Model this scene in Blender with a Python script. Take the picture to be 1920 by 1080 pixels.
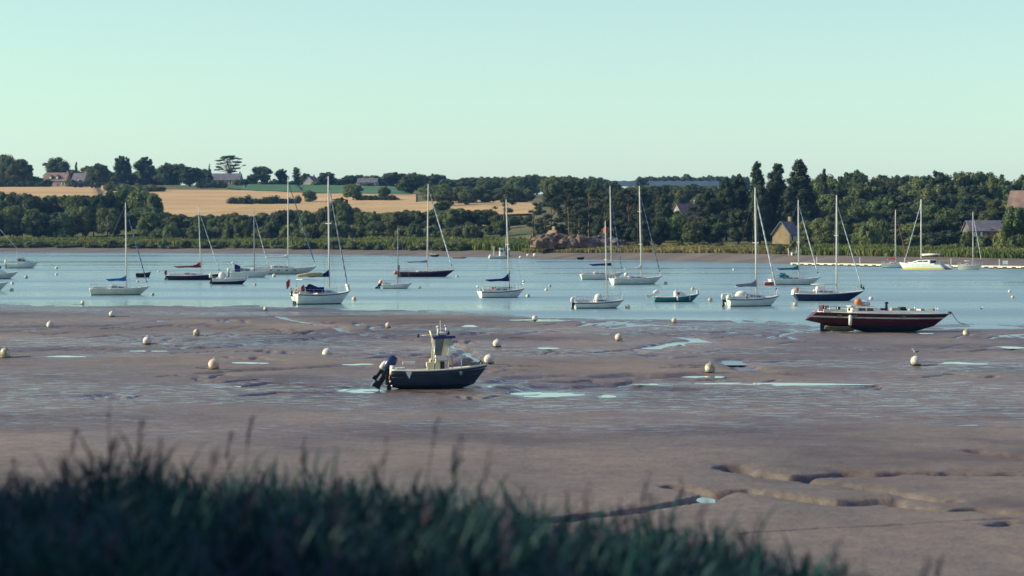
import bpy, math, random
import numpy as np
from mathutils import Vector, Matrix, Euler
from math import sin, cos, pi, radians, sqrt, tan, atan2

random.seed(7)
for _o in list(bpy.data.objects):
    bpy.data.objects.remove(_o)
S = bpy.context.scene
COL = S.collection

# ------------------------------------------------------------------ camera
CAMH, FPX, HZ = 8.5, 4533.333, 428.0      # eye height (m), focal length in px of a 1920 wide picture, horizon row
cam_d = bpy.data.cameras.new('camera')
cam_d.sensor_width = 36.0
cam_d.lens = 85.0
cam_d.shift_y = -(540.0 - HZ) / 1920.0
cam_d.clip_start = 0.3
cam_d.clip_end = 12000
cam_d.dof.use_dof = True
cam_d.dof.focus_distance = 230.0
cam_d.dof.aperture_fstop = 1.5
cam = bpy.data.objects.new('camera', cam_d)
COL.objects.link(cam)
cam.location = (0, 0, CAMH)
cam.rotation_euler = (pi / 2, 0, 0)
S.camera = cam

# ------------------------------------------------------------------ sky and sun
SUN_EL = radians(25.0)
SUN_AZ = radians(-89.0)          # clockwise from +Y (straight ahead): the sun stands to the left, a little ahead
W = bpy.data.worlds.new('World')
S.world = W
W.use_nodes = True
_n = W.node_tree.nodes
_l = W.node_tree.links
_n.clear()
_sky = _n.new('ShaderNodeTexSky')
_sky.sky_type = 'NISHITA'
_sky.sun_disc = False
_sky.sun_elevation = SUN_EL
_sky.sun_rotation = SUN_AZ
_sky.altitude = 0
_sky.air_density = 1.0
_sky.dust_density = 0.5
_sky.ozone_density = 1.0
_mul = _n.new('ShaderNodeMix')
_mul.data_type = 'RGBA'
_mul.blend_type = 'MULTIPLY'
_mul.inputs[0].default_value = 1.0
_mul.inputs[7].default_value = (1.03, 0.80, 2.12, 1)
_sep = _n.new('ShaderNodeSeparateColor')
_com = _n.new('ShaderNodeCombineColor')
_pw = _n.new('ShaderNodeMath')
_pw.operation = 'POWER'
_pw.inputs[1].default_value = 0.36
_bg = _n.new('ShaderNodeBackground')
_bg.inputs[1].default_value = 0.127
_wo = _n.new('ShaderNodeOutputWorld')
_l.new(_sky.outputs[0], _sep.inputs[0])
_pr = _n.new('ShaderNodeMath')
_pr.operation = 'POWER'
_pr.inputs[1].default_value = 0.7
_l.new(_sep.outputs[0], _pr.inputs[0])
_l.new(_pr.outputs[0], _com.inputs[0])
_l.new(_sep.outputs[1], _com.inputs[1])
_l.new(_sep.outputs[2], _pw.inputs[0])
_l.new(_pw.outputs[0], _com.inputs[2])
_l.new(_com.outputs[0], _mul.inputs[6])
_l.new(_mul.outputs[2], _bg.inputs[0])
_l.new(_bg.outputs[0], _wo.inputs[0])

sun_d = bpy.data.lights.new('sun', 'SUN')
sun_d.energy = 4.5
sun_d.angle = radians(0.53)
sun_d.color = (1.0, 0.88, 0.70)
sun = bpy.data.objects.new('sun', sun_d)
COL.objects.link(sun)
_ts = Vector((sin(SUN_AZ) * cos(SUN_EL), cos(SUN_AZ) * cos(SUN_EL), sin(SUN_EL)))
sun.rotation_euler = _ts.to_track_quat('Z', 'Y').to_euler()
sun.location = (-60, 20, 60)

S.view_settings.view_transform = 'Standard'
S.view_settings.look = 'None'
S.view_settings.exposure = 0.72
S.view_settings.gamma = 1.0
S.render.engine = 'CYCLES'
S.cycles.use_denoising = True
S.cycles.max_bounces = 6
S.cycles.diffuse_bounces = 3
S.cycles.glossy_bounces = 3
S.cycles.transmission_bounces = 2
S.cycles.transparent_max_bounces = 6
S.cycles.volume_bounces = 0
S.cycles.caustics_reflective = False
S.cycles.caustics_refractive = False

# ------------------------------------------------------------------ helpers: materials
def mat(name, col, rough=0.6, var=0.0, scale=3.0, col2=None, metal=0.0, spec=0.4, bump=0.0, bscale=20.0,
        stretch=(1, 1, 1), obj_var=0.0, trans=0.0, detail=4.0, fac=(0.35, 0.65), coat=0.0):
    m = bpy.data.materials.new(name)
    m.use_nodes = True
    n, l = m.node_tree.nodes, m.node_tree.links
    b = n['Principled BSDF']
    b.inputs['Roughness'].default_value = rough
    b.inputs['Metallic'].default_value = metal
    b.inputs['Specular IOR Level'].default_value = spec
    b.inputs['Base Color'].default_value = (*col, 1)
    if coat:
        b.inputs['Coat Weight'].default_value = coat
    src = None
    tc = None
    if var or col2 or bump:
        tc = n.new('ShaderNodeTexCoord')
        mp = n.new('ShaderNodeMapping')
        mp.inputs['Scale'].default_value = stretch
        l.new(tc.outputs['Object'], mp.inputs[0])
    if var or col2:
        nz = n.new('ShaderNodeTexNoise')
        nz.inputs['Scale'].default_value = scale
        nz.inputs['Detail'].default_value = detail
        l.new(mp.outputs[0], nz.inputs['Vector'])
        cr = n.new('ShaderNodeValToRGB')
        cr.color_ramp.elements[0].position = fac[0]
        cr.color_ramp.elements[1].position = fac[1]
        c2 = col2 if col2 else tuple(min(1, c * (1 + var)) for c in col)
        c1 = col if col2 else tuple(c * (1 - var) for c in col)
        cr.color_ramp.elements[0].color = (*c1, 1)
        cr.color_ramp.elements[1].color = (*c2, 1)
        l.new(nz.outputs['Fac'], cr.inputs[0])
        src = cr.outputs[0]
    if obj_var:
        oi = n.new('ShaderNodeObjectInfo')
        hs = n.new('ShaderNodeHueSaturation')
        mr = n.new('ShaderNodeMapRange')
        mr.inputs['To Min'].default_value = 1 - obj_var
        mr.inputs['To Max'].default_value = 1 + obj_var
        l.new(oi.outputs['Random'], mr.inputs['Value'])
        l.new(mr.outputs[0], hs.inputs['Value'])
        mr2 = n.new('ShaderNodeMapRange')
        mr2.inputs['To Min'].default_value = 0.485
        mr2.inputs['To Max'].default_value = 0.53
        ml = n.new('ShaderNodeMath')
        ml.operation = 'MULTIPLY'
        ml.inputs[1].default_value = 7.31
        fr = n.new('ShaderNodeMath')
        fr.operation = 'FRACT'
        l.new(oi.outputs['Random'], ml.inputs[0])
        l.new(ml.outputs[0], fr.inputs[0])
        l.new(fr.outputs[0], mr2.inputs['Value'])
        l.new(mr2.outputs[0], hs.inputs['Hue'])
        if src:
            l.new(src, hs.inputs['Color'])
        else:
            hs.inputs['Color'].default_value = (*col, 1)
        src = hs.outputs[0]
    if src:
        l.new(src, b.inputs['Base Color'])
    if bump:
        nb = n.new('ShaderNodeTexNoise')
        nb.inputs['Scale'].default_value = bscale
        nb.inputs['Detail'].default_value = 5
        l.new(mp.outputs[0], nb.inputs['Vector'])
        bp = n.new('ShaderNodeBump')
        bp.inputs['Strength'].default_value = bump
        bp.inputs['Distance'].default_value = 0.05
        l.new(nb.outputs['Fac'], bp.inputs['Height'])
        l.new(bp.outputs[0], b.inputs['Normal'])
    if trans:
        tr = n.new('ShaderNodeBsdfTranslucent')
        mx = n.new('ShaderNodeMixShader')
        mx.inputs[0].default_value = trans
        if src:
            l.new(src, tr.inputs[0])
        else:
            tr.inputs[0].default_value = (*col, 1)
        l.new(b.outputs[0], mx.inputs[1])
        l.new(tr.outputs[0], mx.inputs[2])
        l.new(mx.outputs[0], n['Material Output'].inputs[0])
    return m

M = {}
def boatpaint(key, col, rough=0.35, dirt=0.25):
    M[key] = mat(key, tuple(c * (1 - dirt) for c in col), rough, col2=col, scale=1.7, stretch=(0.6, 1, 2.2), fac=(0.3, 0.62), spec=0.45)
boatpaint('white_gelcoat', (0.72, 0.72, 0.68), 0.3, 0.18)
boatpaint('cream_gelcoat', (0.72, 0.68, 0.54), 0.4, 0.2)
boatpaint('deck_white', (0.66, 0.65, 0.60), 0.6, 0.2)
boatpaint('navy_paint', (0.012, 0.022, 0.085), 0.3, 0.3)
boatpaint('maroon_paint', (0.09, 0.014, 0.026), 0.35, 0.35)
boatpaint('dark_hull', (0.022, 0.016, 0.045), 0.3, 0.3)
boatpaint('red_hull', (0.17, 0.035, 0.045), 0.35, 0.3)
boatpaint('teal_paint', (0.02, 0.19, 0.215), 0.35, 0.3)
boatpaint('slate_blue', (0.035, 0.055, 0.10), 0.5, 0.45)
boatpaint('antifoul', (0.012, 0.016, 0.05), 0.7, 0.4)
boatpaint('antifoul_black', (0.012, 0.012, 0.016), 0.75, 0.4)
boatpaint('boot_blue', (0.03, 0.06, 0.13), 0.5, 0.2)
boatpaint('yellow_stripe', (0.62, 0.52, 0.12), 0.4, 0.1)
boatpaint('varnish', (0.28, 0.11, 0.035), 0.4, 0.3)
boatpaint('weathered_wood', (0.26, 0.20, 0.12), 0.8, 0.4)
boatpaint('red_paint', (0.50, 0.05, 0.04), 0.45, 0.2)
boatpaint('orange_paint', (0.55, 0.17, 0.05), 0.5, 0.25)
M['mast_alu'] = mat('mast_alu', (0.62, 0.58, 0.50), 0.45, var=0.08, scale=0.6, spec=0.5)
M['mast_dark'] = mat('mast_dark', (0.23, 0.24, 0.26), 0.4, var=0.1, scale=0.6)
M['wire'] = mat('wire', (0.16, 0.17, 0.19), 0.6)
M['steel'] = mat('steel', (0.55, 0.55, 0.54), 0.35, metal=0.6)
M['black_rubber'] = mat('black_rubber', (0.012, 0.013, 0.018), 0.6, var=0.2)
M['glass_dark'] = mat('glass_dark', (0.012, 0.02, 0.035), 0.08, spec=0.7)
M['glass_sunlit'] = mat('glass_sunlit', (0.70, 0.68, 0.56), 0.3, var=0.1, scale=1.5, spec=0.5, trans=0.55)  # cream of sun shining through the panes is put into the colour
def cloth(key, col):
    M[key] = mat(key, tuple(c * .75 for c in col), 0.85, col2=col, scale=3.0, bump=0.4, bscale=6, spec=0.2)
cloth('cloth_blue', (0.015, 0.13, 0.36))
cloth('cloth_navy', (0.012, 0.02, 0.10))
cloth('cloth_maroon', (0.16, 0.012, 0.035))
cloth('cloth_grey', (0.22, 0.23, 0.27))
cloth('cloth_teal', (0.015, 0.17, 0.19))
cloth('cloth_white', (0.70, 0.68, 0.62))
cloth('cloth_red', (0.45, 0.04, 0.05))
cloth('cloth_tan', (0.42, 0.36, 0.20))

def furl(key, c1, c2):
    m = bpy.data.materials.new(key)
    m.use_nodes = True
    n, l = m.node_tree.nodes, m.node_tree.links
    b = n['Principled BSDF']
    b.inputs['Roughness'].default_value = 0.8
    tc = n.new('ShaderNodeTexCoord')
    wv = n.new('ShaderNodeTexWave')
    wv.bands_direction = 'Z'
    wv.inputs['Scale'].default_value = 0.35
    wv.inputs['Distortion'].default_value = 1.2
    cr = n.new('ShaderNodeValToRGB')
    cr.color_ramp.elements[0].color = (*c1, 1)
    cr.color_ramp.elements[1].color = (*c2, 1)
    l.new(tc.outputs['Object'], wv.inputs[0])
    l.new(wv.outputs['Fac'], cr.inputs[0])
    l.new(cr.outputs[0], b.inputs['Base Color'])
    M[key] = m
furl('furl_white', (0.68, 0.68, 0.63), (0.40, 0.42, 0.46))
furl('furl_blue', (0.02, 0.05, 0.14), (0.16, 0.22, 0.30))
furl('furl_teal', (0.02, 0.10, 0.13), (0.06, 0.16, 0.18))
furl('furl_red', (0.35, 0.10, 0.10), (0.22, 0.05, 0.07))
furl('furl_grey', (0.30, 0.32, 0.36), (0.14, 0.16, 0.20))

# ------------------------------------------------------------------ helpers: objects
def tag(o, label=None, cat=None, group=None, kind=None):
    if label: o['label'] = label
    if cat: o['category'] = cat
    if group: o['group'] = group
    if kind: o['kind'] = kind
    return o

def empty(name, loc, rz=0.0, rx=0.0, ry=0.0):
    o = bpy.data.objects.new(name, None)
    o.empty_display_size = 0.2
    COL.objects.link(o)
    o.location = loc
    o.rotation_euler = (rx, ry, rz)
    return o

def copy_tree(o, parent=None):
    c = o.copy()
    COL.objects.link(c)
    c.parent = parent
    if parent is not None:
        c.matrix_parent_inverse = o.matrix_parent_inverse.copy()
    for ch in o.children:
        copy_tree(ch, c)
    return c

def np_mesh(name, V, Fq, mats, parent=None, smooth=False, midx=None):
    """V (n,3), Fq (m,k) faces with one k; a fast mesh from arrays"""
    me = bpy.data.meshes.new(name)
    V = np.ascontiguousarray(V, dtype=np.float32)
    Fq = np.ascontiguousarray(Fq, dtype=np.int32)
    m, k = Fq.shape
    me.vertices.add(len(V))
    me.vertices.foreach_set('co', V.ravel())
    me.loops.add(m * k)
    me.loops.foreach_set('vertex_index', Fq.ravel())
    me.polygons.add(m)
    me.polygons.foreach_set('loop_start', np.arange(m, dtype=np.int32) * k)
    me.polygons.foreach_set('loop_total', np.full(m, k, dtype=np.int32))
    if midx is not None:
        me.polygons.foreach_set('material_index', np.asarray(midx, dtype=np.int32))
    me.polygons.foreach_set('use_smooth', np.full(m, bool(smooth)))
    for mm in mats:
        me.materials.append(mm)
    me.update(calc_edges=True)
    o = bpy.data.objects.new(name, me)
    COL.objects.link(o)
    if parent is not None:
        o.parent = parent
    return o

class MB:
    def __init__(s):
        s.v, s.f, s.mi, s.sm, s.mats = [], [], [], [], []
        s.cm, s.cs = 0, False
    def use(s, m, smooth=False):
        if isinstance(m, str): m = M[m]
        if m not in s.mats: s.mats.append(m)
        s.cm = s.mats.index(m)
        s.cs = smooth
        return s
    def add(s, V, Fs):
        o = len(s.v)
        s.v += [tuple(p) for p in V]
        for f in Fs:
            s.f.append(tuple(i + o for i in f))
            s.mi.append(s.cm)
            s.sm.append(s.cs)
        return s
    def box(s, c, d, rz=0.0, rx=0.0, ry=0.0, taper=(1, 1)):
        R = Euler((rx, ry, rz)).to_matrix()
        V = []
        for z in (-1, 1):
            tx, ty = (taper if z > 0 else (1, 1))
            for x, y in ((-1, -1), (1, -1), (1, 1), (-1, 1)):
                V.append(Vector(c) + R @ Vector((x * d[0] / 2 * tx, y * d[1] / 2 * ty, z * d[2] / 2)))
        return s.add(V, [(3, 2, 1, 0), (4, 5, 6, 7), (0, 1, 5, 4), (1, 2, 6, 5), (2, 3, 7, 6), (3, 0, 4, 7)])
    def loft(s, rings, closed=True, cap=True):
        n = len(rings[0])
        V = [p for r in rings for p in r]
        Fs = []
        for i in range(len(rings) - 1):
            for j in range(n if closed else n - 1):
                a, b = i * n + j, i * n + (j + 1) % n
                Fs.append((a, b, b + n, a + n))
        if cap and closed:
            Fs.append(tuple(reversed(range(n))))
            Fs.append(tuple((len(rings) - 1) * n + j for j in range(n)))
        return s.add(V, Fs)
    def tube(s, pts, r, n=6, cap=True):
        pts = [Vector(p) for p in pts]
        rs = r if isinstance(r, (list, tuple)) else [r] * len(pts)
        rings = []
        for i, p in enumerate(pts):
            t = (pts[min(i + 1, len(pts) - 1)] - pts[max(i - 1, 0)])
            t = t.normalized() if t.length > 1e-9 else Vector((0, 0, 1))
            a = Vector((0, 0, 1)) if abs(t.z) < 0.9 else Vector((1, 0, 0))
            u = t.cross(a).normalized()
            w = t.cross(u)
            rings.append([p + (u * cos(2 * pi * k / n) + w * sin(2 * pi * k / n)) * rs[i] for k in range(n)])
        return s.loft(rings, True, cap)
    def ell(s, c, r, nu=14, nv=8, R=None):
        V, Fs = [], []
        for i in range(nv + 1):
            th = pi * i / nv
            for j in range(nu):
                ph = 2 * pi * j / nu
                p = Vector((r[0] * sin(th) * cos(ph), r[1] * sin(th) * sin(ph), r[2] * cos(th)))
                if R is not None: p = R @ p
                V.append(Vector(c) + p)
        for i in range(nv):
            for j in range(nu):
                a, b = i * nu + j, i * nu + (j + 1) % nu
                Fs.append((a, a + nu, b + nu, b))
        return s.add(V, Fs)
    def prism(s, poly, y0, y1):
        """polygon in x,z extruded along y"""
        n = len(poly)
        V = [(p[0], y0, p[1]) for p in poly] + [(p[0], y1, p[1]) for p in poly]
        Fs = [tuple(range(n)), tuple(reversed(range(n, 2 * n)))]
        for i in range(n):
            j = (i + 1) % n
            Fs.append((j, i, i + n, j + n))
        return s.add(V, Fs)
    def build(s, name, parent=None, loc=None, rot=None):
        me = bpy.data.meshes.new(name)
        me.from_pydata([tuple(p) for p in s.v], [], s.f)
        for m in s.mats: me.materials.append(m)
        me.polygons.foreach_set('material_index', s.mi)
        me.polygons.foreach_set('use_smooth', s.sm)
        me.update()
        o = bpy.data.objects.new(name, me)
        COL.objects.link(o)
        if parent is not None: o.parent = parent
        if loc is not None: o.location = loc
        if rot is not None: o.rotation_euler = rot
        return o

def lerp(a, b, t): return a + (b - a) * t
def sstep(a, b, x):
    t = np.clip((x - a) / (b - a), 0, 1)
    return t * t * (3 - 2 * t)
def vnoise(x, y, seed=0):
    """smooth value noise on arrays"""
    xi, yi = np.floor(x).astype(np.int64), np.floor(y).astype(np.int64)
    xf, yf = x - xi, y - yi
    def h(a, b):
        n = (a * 374761393 + b * 668265263 + seed * 974711) & 0x7fffffff
        n = ((n ^ (n >> 13)) * 1274126177) & 0x7fffffff
        n = (n ^ (n >> 16)) & 0xffff
        return n / 65535.0
    u, v = xf * xf * (3 - 2 * xf), yf * yf * (3 - 2 * yf)
    return (h(xi, yi) * (1 - u) + h(xi + 1, yi) * u) * (1 - v) + (h(xi, yi + 1) * (1 - u) + h(xi + 1, yi + 1) * u) * v - 0.5

def gx(u, d): return (u - 960.0) / FPX * d
def gz(v, d): return CAMH - (v - HZ) / FPX * d
def dwl(v, z=0.0): return FPX * (CAMH - z) / (v - HZ)
# ------------------------------------------------------------------ the near mud flat
EDGE_U = np.array([-400, 0, 200, 480, 545, 700, 860, 940, 1000, 1100, 1260, 1400, 1500, 1600, 1700, 1800, 1920, 2300.])
EDGE_V = np.array([565, 568, 571, 573, 574, 581, 583, 588, 597, 597, 600, 602, 607, 612, 612, 608, 609, 612.])
CREEKS = []      # (points px, half width m, depth m)
def creek(pts, w, dep): CREEKS.append((pts, w, dep))
# lower right system
creek([(1380, 872), (1415, 886), (1450, 897), (1520, 892), (1580, 888), (1640, 891), (1700, 887), (1760, 889), (1840, 888), (1960, 890), (2150, 884)], 0.43, 0.26)
creek([(1450, 897), (1520, 906), (1600, 915), (1680, 926), (1745, 934), (1800, 936)], 0.39, 0.22)
creek([(1030, 972), (1130, 962), (1230, 954), (1300, 943), (1322, 934), (1340, 926), (1300, 920), (1262, 915)], 0.30, 0.26)
creek([(1322, 936), (1350, 924), (1400, 922), (1460, 929), (1540, 942), (1600, 938), (1660, 936)], 0.39, 0.24)
creek([(1660, 940), (1740, 952), (1810, 950), (1860, 957), (1960, 968), (2100, 975)], 0.25, 0.17)
creek([(1860, 984), (1900, 976), (1960, 980)], 0.23, 0.17)
creek([(1830, 845), (1880, 854), (1930, 863), (2050, 868)], 0.30, 0.15)
creek([(1380, 1004), (1500, 995), (1650, 985), (1780, 976), (1900, 970)], 0.08, 0.04)
# the long curl behind the stranded boat
creek([(512, 592), (600, 607), (700, 629), (780, 638), (830, 645), (880, 657), (899, 669), (884, 679), (840, 686), (800, 688)], 0.42, 0.26)
creek([(640, 668), (720, 660), (780, 655)], 0.6, 0.10)
creek([(940, 716), (990, 708), (1050, 703), (1100, 706), (1180, 702), (1240, 707), (1300, 700)], 0.9, 0.16)
creek([(960, 735), (1010, 722), (1080, 726), (1150, 722), (1230, 728), (1300, 730)], 0.8, 0.14)
creek([(1370, 672), (1395, 682), (1410, 690), (1440, 697), (1480, 700)], 0.8, 0.22)
creek([(1200, 652), (1240, 644), (1290, 638), (1318, 640), (1300, 632), (1260, 630)], 0.7, 0.16)
creek([(1230, 664), (1260, 672), (1320, 668)], 0.6, 0.15)
creek([(540, 640), (600, 632), (660, 627), (690, 629)], 0.6, 0.10)
creek([(0, 622), (90, 616), (180, 612), (260, 605), (320, 599)], 0.6, 0.10)
creek([(380, 700), (450, 694), (560, 690), (640, 685), (700, 689)], 0.8, 0.14)
creek([(430, 650), (500, 641), (580, 634), (650, 630)], 0.5, 0.10)
creek([(1150, 615), (1210, 608), (1290, 612)], 0.5, 0.10)
creek([(690, 612), (760, 606), (830, 604)], 0.6, 0.10)
_rc = random.Random(41)
for _i in range(120):
    _u, _v = _rc.uniform(-60, 1980), _rc.choice([_rc.uniform(600, 660), _rc.uniform(655, 745)])
    if _v > 665 and (300 < _u < 1300 or _i % 3 == 0) or _v <= 665:
        _k = _rc.uniform(60, 240)
        _m = _rc.randint(4, 7)
        creek([(_u + _k * q / _m + _rc.uniform(-8, 8), _v + _rc.uniform(-4.5, 4.5)) for q in range(_m)], _rc.uniform(.14, .32), _rc.uniform(.06, .20))
PUDDLES = [(640, 722, 732, 7), (975, 1082, 739, 9), (1236, 1565, 719.5, 4.6), (1775, 1862, 681, 5), (1868, 1917, 651, 3.4),
           (1008, 1050, 652, 4), (1123, 1166, 743, 6), (430, 500, 680, 5), (95, 165, 667, 3.2), (645, 705, 682, 3.2), (1312, 1338, 938, 12),
           (868, 892, 611, 4), (940, 1060, 600.5, 4), (1290, 1352, 706, 3), (895, 918, 724, 5), (400, 445, 724, 3.0),
           (1785, 1850, 795, 2.6), (730, 770, 695, 2.2), (240, 330, 657, 2.0),
           (1830, 1900, 613, 3.0), (1690, 1770, 624, 2.5), (1755, 1925, 615, 2.4)]

def mud_base(x, y):
    u = 960 + x / np.maximum(y, 5) * FPX
    de = FPX * CAMH / (np.interp(u, EDGE_U, EDGE_V) - HZ)
    h = (de - y) * 0.0030
    h = np.where(y > de, (de - y) * 0.012, h)
    near = 1.0 - 0.6 * sstep(150, 270, y)
    rough = sstep(105, 118, y) * (1 - sstep(165, 190, y))
    h = h + rough * (.12 * vnoise(x / 5, y / 9, 5) + .07 * vnoise(x / 1.9, y / 3.2, 6)) * (0.3 + sstep(-.1, .25, vnoise(x / 16, y / 20, 7)))
    h = h + 0.10 * vnoise(x / 34, y / 38, 1) * near + 0.05 * vnoise(x / 13, y / 15, 2) * near + 0.034 * vnoise(x / 4.1, y / 6.3, 3) + 0.026 * vnoise(x / 1.3, y / 2.1, 4) + .012 * vnoise(x / .45, y / .8, 8)
    return np.maximum(h, -0.6)

def mud_point(u, v):
    d = dwl(v)
    for _ in range(5):
        d = dwl(v, float(mud_base(np.array([gx(u, d)]), np.array([d]))[0]))
    return gx(u, d), d

def seg_dist(x, y, pts):
    best = np.full(x.shape, 1e9)
    for (ax, ay), (bx, by) in zip(pts[:-1], pts[1:]):
        dx, dy = bx - ax, by - ay
        t = np.clip(((x - ax) * dx + (y - ay) * dy) / (dx * dx + dy * dy + 1e-9), 0, 1)
        best = np.minimum(best, np.hypot(x - ax - t * dx, y - ay - t * dy))
    return best

_CW = [([mud_point(*p) for p in pts], w, dep) for pts, w, dep in CREEKS]
_PW = []
for (a, b, v, th) in PUDDLES:
    c = mud_point((a + b) / 2, v)
    rx = (b - a) / 2 / FPX * c[1]
    ry = max(th / 2 / (FPX * CAMH / c[1] ** 2), 0.25)
    _PW.append((c[0], c[1], rx, ry, float(mud_base(np.array([c[0]]), np.array([c[1]]))[0])))

WET = None
def mud_h(x, y):
    global WET
    WET = np.zeros(x.shape, np.float32)
    h = mud_base(x, y)
    wx = x + 0.16 * vnoise(x / .45, y / .5, 15) + 0.45 * vnoise(x / 1.6, y / 1.6, 11) + 0.9 * vnoise(x / 5, y / 5, 13)
    wy = y + 0.22 * vnoise(x / .5, y / .6, 16) + 0.6 * vnoise(x / 1.7, y / 1.9, 12) + 1.6 * vnoise(x / 6, y / 7, 14)
    for pts, w, dep in _CW:
        xs, ys = [p[0] for p in pts], [p[1] for p in pts]
        R = 4 * w + 2
        sel = (x > min(xs) - R) & (x < max(xs) + R) & (y > min(ys) - R) & (y < max(ys) + R)
        if sel.any():
            q = seg_dist(wx[sel], wy[sel], pts)
            ww = w * (1 + 0.7 * vnoise(x[sel] / 2.3, y[sel] / 2.3, 21))
            h[sel] -= dep * (1 - sstep(ww * 0.55, ww * 1.35, q)) - 0.10 * dep * np.exp(-((q - 2.2 * w) / w) ** 2)
            WET[sel] = np.maximum(WET[sel], .75 * (1 - sstep(ww * .5, ww * 1.6, q)))
            h[sel] += (.16 * dep + .02) * (vnoise(x[sel] / .42, y[sel] / .55, 23) + .6 * vnoise(x[sel] / .2, y[sel] / .3, 24)) * (1 - sstep(ww, ww * 2.2, q))
            h[sel] -= dep * 0.22 * (1 - sstep(ww, ww * 4, q))
    for cx, cy, rx, ry, lv in _PW:
        sel = (np.abs(x - cx) < rx * 2) & (np.abs(y - cy) < ry * 2.4)
        if sel.any():
            q = np.sqrt(((wx[sel] - cx) / rx) ** 2 + ((wy[sel] - cy) / ry) ** 2)
            k = 1 - sstep(0.35, 1.8, q)
            WET[sel] = np.maximum(WET[sel], 1 - sstep(1.1, 2.0, q))
            h[sel] = h[sel] * (1 - k) + (lv - 0.040 + 0.045 * vnoise(x[sel] / .9, y[sel] / .8, 31) + .02 * vnoise(x[sel] / .35, y[sel] / .4, 32)) * k
    return h
def mud_z(x, y): return float(mud_h(np.array([float(x)]), np.array([float(y)]))[0])
def on_mud(u, v):
    x, y = mud_point(u, v)
    return x, y, mud_z(x, y)

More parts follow.
